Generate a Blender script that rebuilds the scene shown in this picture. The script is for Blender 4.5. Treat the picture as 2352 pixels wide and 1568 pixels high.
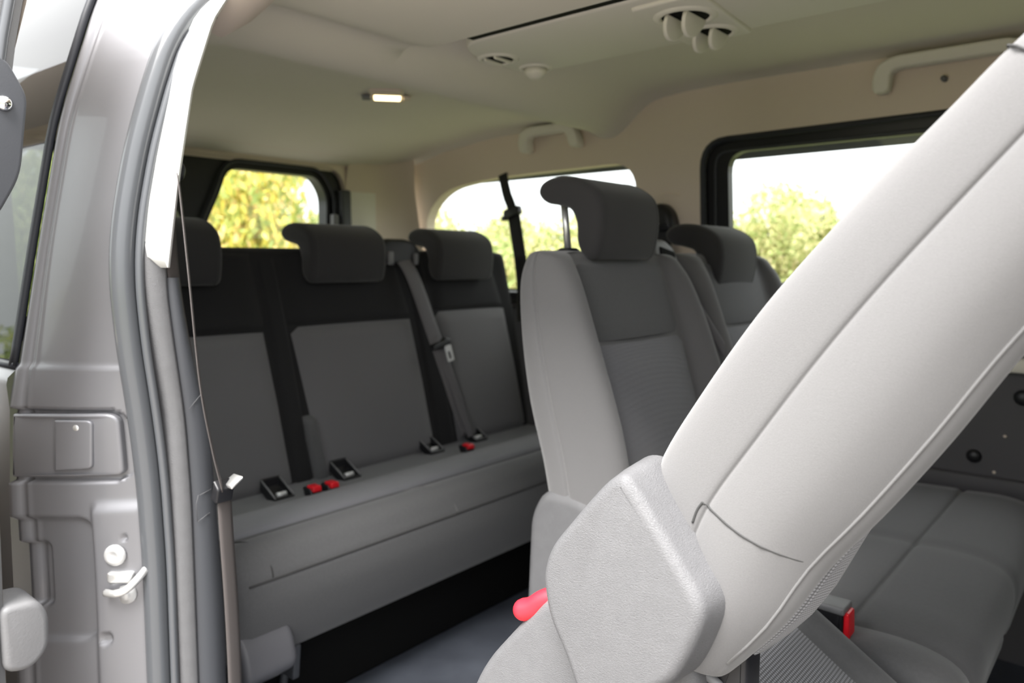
import bpy, bmesh, math, random
import numpy as np
from mathutils import Vector, Matrix

# ------------------------------------------------------------------ scene, camera, light
for o in list(bpy.data.objects):
    bpy.data.objects.remove(o)
scene = bpy.context.scene
COL = scene.collection
R = math.radians

cam_d = bpy.data.cameras.new('camera')
cam = bpy.data.objects.new('camera', cam_d)
COL.objects.link(cam)
scene.camera = cam
cam_d.sensor_width = 36.0
cam_d.lens = 36.0 * 1736.0 / 2352.0
cam_d.clip_start = 0.02
cam_d.clip_end = 200
cam.location = (0, 0, 0.95)
cam.rotation_euler = (R(90 - 5.9), 0, R(40.3))
cam_d.dof.use_dof = True
cam_d.dof.focus_distance = 0.78
cam_d.dof.aperture_fstop = 5.2

world = bpy.data.worlds.new('overcast_sky')
scene.world = world
world.use_nodes = True
wn = world.node_tree
bg = wn.nodes['Background']
tc = wn.nodes.new('ShaderNodeTexCoord')
sep = wn.nodes.new('ShaderNodeSeparateXYZ')
ramp = wn.nodes.new('ShaderNodeValToRGB')
ramp.color_ramp.elements[0].position = 0.0
ramp.color_ramp.elements[0].color = (0.34, 0.345, 0.355, 1)
ramp.color_ramp.elements[1].position = 1.0
ramp.color_ramp.elements[1].color = (1.0, 1.0, 1.0, 1)
wn.links.new(tc.outputs['Generated'], sep.inputs[0])
wn.links.new(sep.outputs['Z'], ramp.inputs[0])
wn.links.new(ramp.outputs[0], bg.inputs[0])
bg.inputs[1].default_value = 6.0

sun_d = bpy.data.lights.new('hazy_sun', 'SUN')
sun = bpy.data.objects.new('hazy_sun', sun_d)
COL.objects.link(sun)
sun_d.energy = 15.0
sun_d.angle = R(32)
sun_d.color = (1.0, 0.97, 0.93)
sun.rotation_euler = (R(29), 0, R(14))

vs = scene.view_settings
vs.view_transform = 'Standard'
vs.look = 'None'
vs.gamma = 1.0
vs.exposure = 0.0
vs.use_curve_mapping = False

# ------------------------------------------------------------------ materials
MATS = {}


def nmat(name, col, rough=0.6, metal=0.0, spec=0.5, coat=0.0, sheen=0.0, bump=None, vary=0.0, vscale=6.0):
    m = bpy.data.materials.new(name)
    m.use_nodes = True
    nt = m.node_tree
    b = nt.nodes['Principled BSDF']
    b.inputs['Base Color'].default_value = (*col, 1)
    b.inputs['Roughness'].default_value = rough
    b.inputs['Metallic'].default_value = metal
    b.inputs['Specular IOR Level'].default_value = spec
    b.inputs['Coat Weight'].default_value = coat
    b.inputs['Coat Roughness'].default_value = 0.08
    b.inputs['Sheen Weight'].default_value = sheen
    b.inputs['Sheen Roughness'].default_value = 0.5
    t = nt.nodes.new('ShaderNodeTexCoord')
    if vary > 0:
        n = nt.nodes.new('ShaderNodeTexNoise')
        n.inputs['Scale'].default_value = vscale
        n.inputs['Detail'].default_value = 6
        nt.links.new(t.outputs['Object'], n.inputs['Vector'])
        r = nt.nodes.new('ShaderNodeValToRGB')
        r.color_ramp.elements[0].position = 0.3
        r.color_ramp.elements[1].position = 0.7
        r.color_ramp.elements[0].color = (*[c * (1 - vary) for c in col], 1)
        r.color_ramp.elements[1].color = (*[min(1, c * (1 + vary)) for c in col], 1)
        nt.links.new(n.outputs['Fac'], r.inputs[0])
        nt.links.new(r.outputs[0], b.inputs['Base Color'])
    if bump:
        kind, scale, strength, dist = bump
        if kind == 'noise':
            n = nt.nodes.new('ShaderNodeTexNoise')
            n.inputs['Scale'].default_value = scale
            n.inputs['Detail'].default_value = 3
            src = n.outputs['Fac']
        elif kind == 'grain':
            n = nt.nodes.new('ShaderNodeTexNoise')
            n.inputs['Scale'].default_value = scale
            n.inputs['Detail'].default_value = 2
            n.inputs['Distortion'].default_value = 1.2
            src = n.outputs['Fac']
        elif kind == 'weave':
            n = nt.nodes.new('ShaderNodeTexVoronoi')
            n.inputs['Scale'].default_value = scale
            n.inputs['Randomness'].default_value = 0.15
            src = n.outputs['Distance']
        mp = nt.nodes.new('ShaderNodeMapping')
        if kind == 'grain':
            mp.inputs['Scale'].default_value = (1, 1, 2.2)
        nt.links.new(t.outputs['Object'], mp.inputs[0])
        nt.links.new(mp.outputs[0], n.inputs['Vector'])
        bp = nt.nodes.new('ShaderNodeBump')
        bp.inputs['Strength'].default_value = strength
        bp.inputs['Distance'].default_value = dist
        nt.links.new(src, bp.inputs['Height'])
        nt.links.new(bp.outputs[0], b.inputs['Normal'])
    MATS[name] = m
    return m


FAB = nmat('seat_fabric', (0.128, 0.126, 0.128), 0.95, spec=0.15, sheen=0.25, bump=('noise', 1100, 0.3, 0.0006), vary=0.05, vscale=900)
FABD = nmat('bench_fabric', (0.092, 0.092, 0.095), 0.95, spec=0.15, sheen=0.2, bump=('noise', 700, 0.25, 0.0006), vary=0.05, vscale=200)
FABX = nmat('bench_back_fabric', (0.020, 0.020, 0.021), 0.95, spec=0.15, sheen=0.1, bump=('noise', 700, 0.25, 0.0006))
INS = nmat('insert_fabric', (0.165, 0.165, 0.178), 0.95, spec=0.15, sheen=0.2, bump=('weave', 330, 0.5, 0.0015))
INSB = nmat('bench_insert_fabric', (0.138, 0.136, 0.140), 0.95, spec=0.15, sheen=0.2, bump=('weave', 330, 0.4, 0.001))
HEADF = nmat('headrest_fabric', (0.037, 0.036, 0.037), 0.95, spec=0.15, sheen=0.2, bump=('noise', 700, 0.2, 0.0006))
DOT = None
STITCH = nmat('seam_thread', (0.035, 0.035, 0.035), 0.9)
PLA = nmat('grained_grey_plastic', (0.115, 0.115, 0.12), 0.5, spec=0.4, bump=('grain', 520, 0.7, 0.0012), vary=0.04, vscale=60)
PLD = nmat('dark_plastic', (0.055, 0.058, 0.066), 0.5, spec=0.4, bump=('noise', 500, 0.2, 0.0006))
PLM = nmat('mid_grey_plastic', (0.16, 0.16, 0.165), 0.5, spec=0.4, bump=('noise', 350, 0.3, 0.0008))
PLB = nmat('black_plastic', (0.012, 0.012, 0.014), 0.4, spec=0.4)
BLK = nmat('deep_black', (0.006, 0.006, 0.006), 0.8, spec=0.1)
PANEL = nmat('door_panel_plastic', (0.075, 0.072, 0.076), 0.6, spec=0.3, bump=('noise', 400, 0.3, 0.0008))
CREAM = nmat('cream_trim', (0.70, 0.60, 0.50), 0.7, spec=0.25, bump=('noise', 300, 0.1, 0.0005))
HEADL = nmat('headliner_cloth', (0.71, 0.67, 0.58), 0.95, spec=0.1, bump=('noise', 500, 0.15, 0.0006))
CONS = nmat('console_plastic', (0.74, 0.71, 0.62), 0.6, spec=0.3)
WHT = nmat('white_trim', (0.80, 0.81, 0.79), 0.45, spec=0.4)
PAINT = nmat('metallic_paint', (0.21, 0.21, 0.225), 0.50, metal=0.5, spec=0.5, coat=0.3, bump=('noise', 1200, 0.06, 0.0003))
PAINTD = nmat('paint_undercoat', (0.40, 0.39, 0.375), 0.5, metal=0.3, coat=0.3)
RUB = nmat('seal_rubber', (0.085, 0.09, 0.098), 0.22, spec=0.6)
RUBD = nmat('black_rubber', (0.02, 0.022, 0.028), 0.5, spec=0.4)
FLR = nmat('floor_vinyl', (0.065, 0.072, 0.088), 0.38, spec=0.45, bump=('noise', 260, 0.25, 0.001), vary=0.25, vscale=9)
WEB = nmat('belt_webbing', (0.13, 0.125, 0.13), 0.7, spec=0.3, bump=('weave', 700, 0.3, 0.0006))
WEBK = nmat('black_webbing', (0.02, 0.02, 0.022), 0.7, spec=0.3)
WEBN = nmat('brown_grey_webbing', (0.075, 0.066, 0.064), 0.75, spec=0.3, bump=('weave', 700, 0.3, 0.0006))
CHR = nmat('chrome', (0.85, 0.85, 0.86), 0.12, metal=1.0)
ZINC = nmat('zinc_metal', (0.75, 0.75, 0.74), 0.3, metal=0.7, bump=('noise', 200, 0.2, 0.001))
BOLT = nmat('painted_bolt', (0.60, 0.60, 0.60), 0.35, metal=0.3)
RED = nmat('red_plastic', (0.72, 0.012, 0.022), 0.35, spec=0.5)
REDL = nmat('red_lever_plastic', (0.80, 0.02, 0.035), 0.4, spec=0.5)
GRASS = nmat('ground_grass', (0.11, 0.12, 0.055), 0.95, spec=0.1, vary=0.4, vscale=0.8)
TARM = nmat('ground_gravel', (0.20, 0.182, 0.168), 0.95, spec=0.1, vary=0.15, vscale=3)
BARK = nmat('bark', (0.07, 0.05, 0.035), 0.9)


def dotted():
    m = nmat('dotted_insert_fabric', (0.13, 0.13, 0.138), 0.95, spec=0.15, sheen=0.2)
    nt = m.node_tree
    b = nt.nodes['Principled BSDF']
    t = nt.nodes.new('ShaderNodeUVMap')
    v = nt.nodes.new('ShaderNodeTexVoronoi')
    v.inputs['Scale'].default_value = 1.0
    v.inputs['Randomness'].default_value = 0.0
    v.voronoi_dimensions = '2D'
    nt.links.new(t.outputs[0], v.inputs['Vector'])
    r = nt.nodes.new('ShaderNodeValToRGB')
    r.color_ramp.elements[0].position = 0.22
    r.color_ramp.elements[0].color = (0.30, 0.30, 0.32, 1)
    r.color_ramp.elements[1].position = 0.48
    r.color_ramp.elements[1].color = (0.085, 0.085, 0.09, 1)
    nt.links.new(v.outputs['Distance'], r.inputs[0])
    nt.links.new(r.outputs[0], b.inputs['Base Color'])
    bp = nt.nodes.new('ShaderNodeBump')
    bp.inputs['Strength'].default_value = 0.6
    bp.inputs['Distance'].default_value = 0.001
    bp.invert = True
    nt.links.new(v.outputs['Distance'], bp.inputs['Height'])
    nt.links.new(bp.outputs[0], b.inputs['Normal'])
    return m


DOT = dotted()


def glass(name, tint):
    m = bpy.data.materials.new(name)
    m.use_nodes = True
    nt = m.node_tree
    nt.nodes.remove(nt.nodes['Principled BSDF'])
    out = nt.nodes['Material Output']
    tr = nt.nodes.new('ShaderNodeBsdfTransparent')
    tr.inputs[0].default_value = (*tint, 1)
    gl = nt.nodes.new('ShaderNodeBsdfGlossy')
    gl.inputs['Roughness'].default_value = 0.0
    fr = nt.nodes.new('ShaderNodeFresnel')
    fr.inputs[0].default_value = 1.5
    mx = nt.nodes.new('ShaderNodeMixShader')
    ge = nt.nodes.new('ShaderNodeNewGeometry')      # same reflectance from both sides of the sheet
    mr = nt.nodes.new('ShaderNodeMapRange')
    mr.inputs['To Min'].default_value = 1.5
    mr.inputs['To Max'].default_value = 1 / 1.5
    nt.links.new(ge.outputs['Backfacing'], mr.inputs['Value'])
    nt.links.new(mr.outputs[0], fr.inputs[0])
    nt.links.new(fr.outputs[0], mx.inputs[0])
    nt.links.new(tr.outputs[0], mx.inputs[1])
    nt.links.new(gl.outputs[0], mx.inputs[2])
    nt.links.new(mx.outputs[0], out.inputs[0])
    MATS[name] = m
    return m


GLASS = glass('clear_glass', (0.86, 0.9, 0.87))
GLASSD = glass('privacy_glass', (0.12, 0.13, 0.13))


def emis(name, col, s):
    m = bpy.data.materials.new(name)
    m.use_nodes = True
    b = m.node_tree.nodes['Principled BSDF']
    b.inputs['Base Color'].default_value = (*col, 1)
    b.inputs['Emission Color'].default_value = (*col, 1)
    b.inputs['Emission Strength'].default_value = s
    return m


LAMP = emis('lamp_lens', (1.0, 0.80, 0.45), 4.0)


def leafmat(name, cols):
    m = bpy.data.materials.new(name)
    m.use_nodes = True
    nt = m.node_tree
    b = nt.nodes['Principled BSDF']
    b.inputs['Roughness'].default_value = 0.6
    g = nt.nodes.new('ShaderNodeNewGeometry')
    r = nt.nodes.new('ShaderNodeValToRGB')
    r.color_ramp.interpolation = 'LINEAR'
    el = r.color_ramp.elements
    while len(el) < len(cols):
        el.new(0.5)
    for i, c in enumerate(cols):
        el[i].position = i / (len(cols) - 1)
        el[i].color = (*c, 1)
    nt.links.new(g.outputs['Random Per Island'], r.inputs[0])
    nt.links.new(r.outputs[0], b.inputs['Base Color'])
    tl = nt.nodes.new('ShaderNodeBsdfTranslucent')
    nt.links.new(r.outputs[0], tl.inputs[0])
    mx = nt.nodes.new('ShaderNodeMixShader')
    mx.inputs[0].default_value = 0.4
    nt.links.new(b.outputs[0], mx.inputs[1])
    nt.links.new(tl.outputs[0], mx.inputs[2])
    nt.links.new(mx.outputs[0], nt.nodes['Material Output'].inputs[0])
    return m


# ------------------------------------------------------------------ object helpers
def raw(name, verts, faces, mat, parent=None, smooth=True, subsurf=0, sharp=None):
    me = bpy.data.meshes.new(name)
    me.from_pydata([tuple(v) for v in verts], [], [tuple(f) for f in faces])
    bm = bmesh.new()
    bm.from_mesh(me)
    bmesh.ops.recalc_face_normals(bm, faces=bm.faces)
    bm.to_mesh(me)
    bm.free()
    me.materials.append(mat)
    if smooth:
        me.polygons.foreach_set('use_smooth', [True] * len(me.polygons))
        if sharp:
            me.set_sharp_from_angle(angle=R(sharp))
    o = bpy.data.objects.new(name, me)
    COL.objects.link(o)
    if subsurf:
        s = o.modifiers.new('subsurf', 'SUBSURF')
        s.levels = s.render_levels = subsurf
    if parent is not None:
        o.parent = parent
        root = parent
        off = Vector((0, 0, 0))
        loc_ = False
        while root is not None:
            off += root.location
            loc_ = loc_ or bool(root.get('_local'))
            root = root.parent
        if not loc_:
            o.location = -off
    return o


def tag(o, label, cat=None, group=None, kind=None):
    o['label'] = label
    if cat:
        o['category'] = cat
    if group:
        o['group'] = group
    if kind:
        o['kind'] = kind
    return o


def thing(name, loc, label, cat=None, group=None, kind=None, local=False):
    o = bpy.data.objects.new(name, None)
    COL.objects.link(o)
    o.location = loc
    o.empty_display_size = 0.05
    tag(o, label, cat, group, kind)
    if local:
        o['_local'] = 1
    return o


def spline(pts, n=8, closed=False):
    P = [np.array(p, float) for p in pts]
    out = []
    m = len(P)
    rng = range(m) if closed else range(m - 1)
    for i in rng:
        if closed:
            a, b, c, d = P[(i - 1) % m], P[i], P[(i + 1) % m], P[(i + 2) % m]
        else:
            a, b, c, d = P[max(i - 1, 0)], P[i], P[i + 1], P[min(i + 2, m - 1)]
        for k in range(n):
            t = k / n
            out.append(0.5 * ((2 * b) + (c - a) * t + (2 * a - 5 * b + 4 * c - d) * t * t + (3 * b - a - 3 * c + d) * t ** 3))
    if not closed:
        out.append(P[-1])
    return [tuple(p) for p in out]


def rpoly(pts, r=0.01, n=5):
    """round the corners of a closed 2D polygon"""
    out = []
    m = len(pts)
    for i in range(m):
        p = np.array(pts[i], float)
        a = np.array(pts[i - 1], float) - p
        b = np.array(pts[(i + 1) % m], float) - p
        la, lb = np.linalg.norm(a), np.linalg.norm(b)
        rr = r[i] if isinstance(r, (list, tuple)) else r
        d = min(rr, la * 0.48, lb * 0.48)
        A = p + a / la * d
        B = p + b / lb * d
        for k in range(n + 1):
            t = k / n
            out.append(tuple((1 - t) ** 2 * A + 2 * t * (1 - t) * p + t * t * B))
    return out


def loft(rings, cap0=True, cap1=True, closed=True):
    verts, faces = [], []
    n = len(rings[0])
    for r in rings:
        verts += list(r)
    for i in range(len(rings) - 1):
        for j in range(n if closed else n - 1):
            a, b = i * n + j, i * n + (j + 1) % n
            faces.append((a, b, b + n, a + n))
    if closed:
        for flag, k in ((cap0, 0), (cap1, len(rings) - 1)):
            if flag:
                faces.append(tuple(range(k * n, k * n + n)))
    return verts, faces


def inset(poly, d):
    P = np.array(poly, float)
    area = 0.5 * np.sum(P[:, 0] * np.roll(P[:, 1], -1) - np.roll(P[:, 0], -1) * P[:, 1])
    sgn = 1 if area > 0 else -1
    e = np.roll(P, -1, 0) - P
    e /= (np.linalg.norm(e, axis=1)[:, None] + 1e-9)
    nrm = np.stack([-e[:, 1], e[:, 0]], 1) * sgn
    vn = nrm + np.roll(nrm, 1, 0)
    ln = np.linalg.norm(vn, axis=1)[:, None]
    vn = vn / (ln + 1e-9)
    return [tuple(p) for p in P + vn * d]


def XZ(x, z, y):
    return (x, y, z)


def rounded(poly, h0, h1, r0, r1, mapf, n=5):
    """rolled-edge prism: r0 is the edge radius at h0, r1 at h1"""
    rings = []
    s = 1 if h1 > h0 else -1
    for k in range(n + 1):
        a = k / n * math.pi / 2          # 0 at the face, 90deg at the wall
        ins = r0 * (1 - math.sin(a))
        rings.append([mapf(p[0], p[1], h0 + s * r0 * (1 - math.cos(a))) for p in inset(poly, ins)])
    for k in range(n, -1, -1):
        a = k / n * math.pi / 2
        ins = r1 * (1 - math.sin(a))
        rings.append([mapf(p[0], p[1], h1 - s * r1 * (1 - math.cos(a))) for p in inset(poly, ins)])
    return loft(rings)


def tube(path, r, n=8, closed=False):
    P = [Vector(p) for p in path]
    rings = []
    m = len(P)
    prev = None
    for i in range(m):
        if closed:
            t = P[(i + 1) % m] - P[i - 1]
        else:
            t = P[min(i + 1, m - 1)] - P[max(i - 1, 0)]
        t.normalize()
        if prev is None:
            a = Vector((0, 0, 1)) if abs(t.z) < 0.9 else Vector((1, 0, 0))
            u = t.cross(a).normalized()
        else:
            u = (prev - t * prev.dot(t)).normalized()
        prev = u
        w = t.cross(u)
        rr = r[i] if isinstance(r, (list, tuple)) else r
        rings.append([tuple(P[i] + (u * math.cos(2 * math.pi * k / n) + w * math.sin(2 * math.pi * k / n)) * rr) for k in range(n)])
    if closed:
        rings.append(rings[0])
        return loft(rings, False, False)
    return loft(rings)


def ribbon(path, wdir, w, th=0.0016):
    """webbing: path of points, width direction(s), width"""
    rings = []
    P = [Vector(p) for p in path]
    for i, p in enumerate(P):
        t = (P[min(i + 1, len(P) - 1)] - P[max(i - 1, 0)]).normalized()
        d = Vector(wdir[i] if isinstance(wdir, list) else wdir)
        d = (d - t * d.dot(t)).normalized()
        nn = t.cross(d)
        rings.append([tuple(p + d * (w / 2) * a + nn * th * b) for a, b in ((-1, -0.5), (-0.5, 0), (0, 0.3), (0.5, 0), (1, -0.5), (1, 0.5), (0.5, 1), (0, 1.3), (-0.5, 1), (-1, 0.5))])
    return loft(rings)


def box(x0, x1, y0, y1, z0, z1, bev=0.0):
    if bev <= 0:
        v = [(x, y, z) for x in (x0, x1) for y in (y0, y1) for z in (z0, z1)]
        f = [(0, 1, 3, 2), (4, 6, 7, 5), (0, 4, 5, 1), (2, 3, 7, 6), (0, 2, 6, 4), (1, 5, 7, 3)]
        return v, f
    return rounded(rpoly([(x0, z0), (x1, z0), (x1, z1), (x0, z1)], bev, 3), y0, y1, bev, bev, XZ, 3)


def lathe(profile, c, axis='z', n=24, sign=1, caps=True):
    rings = []
    for r, h in profile:
        ring = []
        for k in range(n):
            a = 2 * math.pi * k / n
            u, v = r * math.cos(a), r * math.sin(a)
            if axis == 'z':
                ring.append((c[0] + u, c[1] + v, c[2] + sign * h))
            elif axis == 'y':
                ring.append((c[0] + u, c[1] + sign * h, c[2] + v))
            else:
                ring.append((c[0] + sign * h, c[1] + u, c[2] + v))
        rings.append(ring)
    return loft(rings, caps, caps)


def add(name, vf, mat, parent=None, **k):
    return raw(name, vf[0], vf[1], mat, parent, **k)


def merge(*vfs):
    V, F = [], []
    for v, f in vfs:
        o = len(V)
        V += list(v)
        F += [tuple(i + o for i in g) for g in f]
    return V, F


def holed(outer, holes, mapf, depth=None):
    """flat panel with holes; mapf(a,b)->xyz ; depth: vector of the reveal at each hole"""
    bm = bmesh.new()
    edges = []
    loops = []
    for lp in [outer] + holes:
        vs_ = [bm.verts.new((p[0], p[1], 0)) for p in lp]
        loops.append(vs_)
        for i in range(len(vs_)):
            edges.append(bm.edges.new((vs_[i], vs_[(i + 1) % len(vs_)])))
    bmesh.ops.triangle_fill(bm, use_beauty=True, use_dissolve=False, edges=edges)
    bm.verts.index_update()
    V = [mapf(v.co.x, v.co.y) for v in bm.verts]
    F = [tuple(v.index for v in f.verts) for f in bm.faces]
    if depth is not None:
        for lp in loops[1:]:
            base = len(V)
            idx = [v.index for v in lp]
            for i in idx:
                V.append(tuple(V[i][k] + depth[k] for k in range(3)))
            n = len(idx)
            for j in range(n):
                F.append((idx[j], idx[(j + 1) % n], base + (j + 1) % n, base + j))
    bm.free()
    return V, F


def interp(x, tab):
    xs = [t[0] for t in tab]
    ys = [t[1] for t in tab]
    return float(np.interp(x, xs, ys))


def smooth01(x):
    x = max(0.0, min(1.0, x))
    return x * x * (3 - 2 * x)


# ------------------------------------------------------------------ ground outside
GZ = -0.58
o = raw('ground', [(-60, -60, GZ), (60, -60, GZ), (60, 60, GZ), (-60, 60, GZ)], [(0, 1, 2, 3)], GRASS)
tag(o, 'grassy ground around the parked van', kind='structure')
o = raw('driveway', [(-5, -6, GZ + 0.01), (8, -6, GZ + 0.01), (8, 2.6, GZ + 0.01), (-5, 2.6, GZ + 0.01)], [(0, 1, 2, 3)], TARM)
tag(o, 'pale gravel drive under the van', kind='structure')

# ------------------------------------------------------------------ van shell
XF = 0.95          # front end of the cabin, closed by an added light-blocking panel
XR = -2.36         # rear doors


def farY(z):
    return 2.10 - 0.17 * max(0.0, z - 0.87)


# floor
v, f = [], []
nx, ny = 40, 20
for i in range(nx + 1):
    for j in range(ny + 1):
        v.append((XR + (XF - XR) * i / nx, 0.47 + (2.12 - 0.47) * j / ny, 0.0))
for i in range(nx):
    for j in range(ny):
        a = i * (ny + 1) + j
        f.append((a, a + 1, a + ny + 2, a + ny + 1))
o = raw('floor', v, f, FLR)
tag(o, 'dark blue-black vinyl van floor in front of the rear bench', kind='structure')
o = add('trim_1', box(XR, XF, 0.40, 0.475, -0.12, 0.002, 0.006), PLD)
tag(o, 'dark plastic door sill along the floor edge', kind='structure')
o = add('underbody', box(XR, XF, 0.42, 2.16, -0.16, -0.03), BLK)
tag(o, 'dark underside of the van floor', kind='structure')


# ceiling : profile along X, curved to the sides along Y
def ceil_z(x, y):
    # rear part, cross hump, front part
    prof = [(-2.40, 1.275), (-2.25, 1.33), (-2.05, 1.370), (-1.8, 1.393), (-1.55, 1.400), (-1.45, 1.398), (-1.41, 1.386), (-1.365, 1.354), (-1.325, 1.345),
            (-1.285, 1.351), (-1.245, 1.376), (-1.20, 1.412), (-1.15, 1.434), (-1.05, 1.443), (-0.9, 1.446), (1.6, 1.44)]
    z = sum(interp(x + d_, prof) for d_ in (-0.02, -0.01, 0, 0.01, 0.02)) / 5
    if y < 1.0975:       # the door-side half hangs a little lower in front of the hump
        k = smooth01((x + 1.26) / 0.12)
        z = z * (1 - k) + k * min(z, 1.382)
    # roll down to both sides
    if y > 1.95:
        z -= 0.012 * ((y - 1.95) / 0.07) ** 2
    if y < 0.80:
        z -= 0.05 * ((0.80 - y) / 0.22) ** 2
    return z


xs = sorted(set(np.round(np.concatenate([np.linspace(-2.40, -1.6, 14), np.linspace(-1.6, -0.95, 34), np.linspace(-0.95, XF, 22)]), 4)))
ys = sorted(set(np.round(np.concatenate([np.linspace(0.60, 0.82, 12), np.linspace(0.82, 1.096, 6), [1.0975], np.linspace(1.098, 1.86, 12), np.linspace(1.86, 2.03, 10)]), 4)))
v = [(x, y, ceil_z(x, y)) for x in xs for y in ys]
ny = len(ys)
f = [(i * ny + j, i * ny + j + 1, (i + 1) * ny + j + 1, (i + 1) * ny + j) for i in range(len(xs) - 1) for j in range(ny - 1)]
o = raw('ceiling', v, f, HEADL, sharp=50)
tag(o, 'beige cloth headliner with a rounded cross hump', kind='structure')
# outer roof skin
v, f = loft([[(x, y, z) for y, z in ((0.56, 1.44), (0.60, 1.465), (0.68, 1.49), (1.3, 1.53), (1.95, 1.49), (2.10, 1.40), (2.14, 1.25))] for x in (-2.46, XF)], closed=False)
o = raw('roof', v, f, PAINT)
tag(o, 'grey painted roof skin of the van', kind='structure')


# far side wall : upper cream panel with two windows
def far(x, z, d=0.0):
    return (x, farY(z) + d, z)


Q1 = rpoly([(-2.20, 0.84), (-1.24, 0.84), (-1.235, 1.258), (-1.55, 1.256), (-1.85, 1.25), (-2.06, 1.225), (-2.19, 1.13)], [0.06, 0.06, 0.085, 0.1, 0.2, 0.12, 0.08], 6)
Q2o = rpoly([(-1.03, 0.84), (0.42, 0.84), (0.42, 1.305), (-1.01, 1.295)], [0.05, 0.08, 0.08, 0.075], 6)
Q2i = rpoly([(-0.955, 0.895), (0.36, 0.895), (0.36, 1.262), (-0.945, 1.262)], [0.03, 0.06, 0.06, 0.055], 6)
outer = [(XR, 0.80), (XF, 0.80), (XF, 1.46), (XR, 1.46)]
V, F = holed(outer, [Q1, Q2o], lambda a, b: far(a, b), (0, 0.045, 0))
wall_far = raw('wall_far', V, F, CREAM, smooth=False)
tag(wall_far, 'cream trimmed side wall with windows across the van', kind='structure')
# lower panel
V, F = holed([(XR, -0.02), (XF, -0.02), (XF, 0.86), (XR, 0.86)], [], lambda a, b: (a, 2.085, b))
o = raw('wall_far_panel', V, F, PANEL, smooth=False)
tag(o, 'dark grey lower door panel across the van', kind='structure')
lower = o
raw('panel_rib', *box(-1.02, 0.45, 2.062, 2.09, 0.395, 0.445, 0.008), PANEL, lower)
add('armrest_ledge', box(-1.05, 0.45, 2.03, 2.10, 0.745, 0.79, 0.014), PANEL, lower)
add('window_ledge', box(XR, XF, 2.05, 2.12, 0.80, 0.852, 0.012), PLB, lower)
add('sill_strip', box(-0.36, 0.45, 2.045, 2.07, 0.70, 0.735, 0.008), CONS, lower)
for (px_, pz_, r_) in ((-0.305, 0.488, 0.016), (-0.215, 0.64, 0.018)):
    add('screw_cap', lathe([(0.001, 0.010), (r_ * 0.6, 0.009), (r_, 0.004), (r_ * 1.05, 0.0)], (px_, 2.083, pz_), 'y', 16, -1), PLB, lower)
for (px_, pz_) in ((-0.245, 0.545), (-0.262, 0.455)):
    add('chip_mark', lathe([(0.001, 0.001), (0.003, 0.001), (0.004, 0)], (px_, 2.084, pz_), 'y', 7, -1), CREAM, lower)

# roof rail moulding on the far wall (soft break between wall and ceiling)
# window 1 : rear quarter glass
w = thing('window_1', (-1.7, farY(0.84), 0.84), 'rear side window beside the bench across the van', kind='structure')
V, F = holed(Q1, [], lambda a, b: far(a, b, 0.046))
raw('pane', V, F, GLASS, w, smooth=False)
# window 2 : glass in a black frame
w = thing('window_2', (-0.3, farY(0.84), 0.84), 'large side window in a thick black frame across the van', kind='structure')
V, F = holed(rpoly([(-1.03, 0.84), (0.42, 0.84), (0.42, 1.305), (-1.01, 1.295)], [0.05, 0.08, 0.08, 0.075], 6), [Q2i], lambda a, b: far(a, b, 0.025), (0, 0.03, 0))
raw('frame', V, F, PLB, w, smooth=False)
add('frame_bead', tube([far(p[0], p[1], 0.004) for p in Q2o], 0.009, 6, True), RUBD, w)
add('inner_bead', tube([far(p[0] * 1.0, p[1], 0.022) for p in inset(Q2o, 0.03)], 0.004, 6, True), PLD, w)
V, F = holed(Q2i, [], lambda a, b: far(a, b, 0.05))
raw('pane', V, F, GLASS, w, smooth=False)

# outer skin of the far side, seen only as thickness
V, F = holed([(XR, -0.1), (XF, -0.1), (XF, 1.46), (XR, 1.46)],
             [inset(Q1, -0.04), inset(Q2o, 0.0)], lambda a, b: (a, farY(b) + 0.075 if b > 0.2 else 2.17, b))
o = raw('outer_skin', V, F, PAINT, smooth=False)
tag(o, 'grey painted outer side skin across the van', kind='structure')

# rear wall : corner trim and rear doors with windows
RW = rpoly([(1.275, 0.80), (1.70, 0.80), (1.705, 1.20), (1.66, 1.262), (1.48, 1.262), (1.32, 1.262), (1.29, 1.18), (1.235, 1.07), (1.225, 0.98)],
           [0.03, 0.04, 0.06, 0.03, 0.05, 0.05, 0.05, 0.04, 0.03], 5)
RW2 = [(2.40 - p[0], p[1]) for p in RW][::-1]
RWo = rpoly([(0.56, 0.30), (1.775, 0.30), (1.775, 1.298), (0.56, 1.298)], [0.05, 0.05, 0.10, 0.10], 6)
V, F = holed(RWo, [RW, RW2], lambda a, b: (XR + 0.02, a, b), (-0.05, 0, 0))
rear = raw('door_1', V, F, PLB, smooth=False)
tag(rear, 'black framed rear doors with windows behind the bench', kind='structure')
bead = [(XR + 0.035, p[0], p[1]) for p in inset(RW, -0.025)]
add('window_bead', tube(bead, 0.006, 6, True), RUBD, rear)
add('hinge_pillar', rounded(rpoly([(1.745, 0.85), (1.79, 0.85), (1.79, 1.22), (1.745, 1.22)], 0.01), XR + 0.02, XR + 0.06, 0.006, 0.008, lambda a, b, h: (h, a, b)), PLD, rear)
add('lock_cover', rounded(rpoly([(1.715, 0.85), (1.74, 0.85), (1.74, 1.13), (1.715, 1.13)], 0.008), XR + 0.02, XR + 0.05, 0.006, 0.006, lambda a, b, h: (h, a, b)), PLM, rear)
w = thing('window_3', (XR, 1.47, 0.8), 'rear door window behind the middle bench headrest', kind='structure')
V, F = holed(RW, [], lambda a, b: (XR - 0.025, a, b))
raw('pane', V, F, GLASS, w, smooth=False)
V, F = holed(RW2, [], lambda a, b: (XR - 0.025, a, b))
raw('pane', V, F, GLASS, w, smooth=False)
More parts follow.
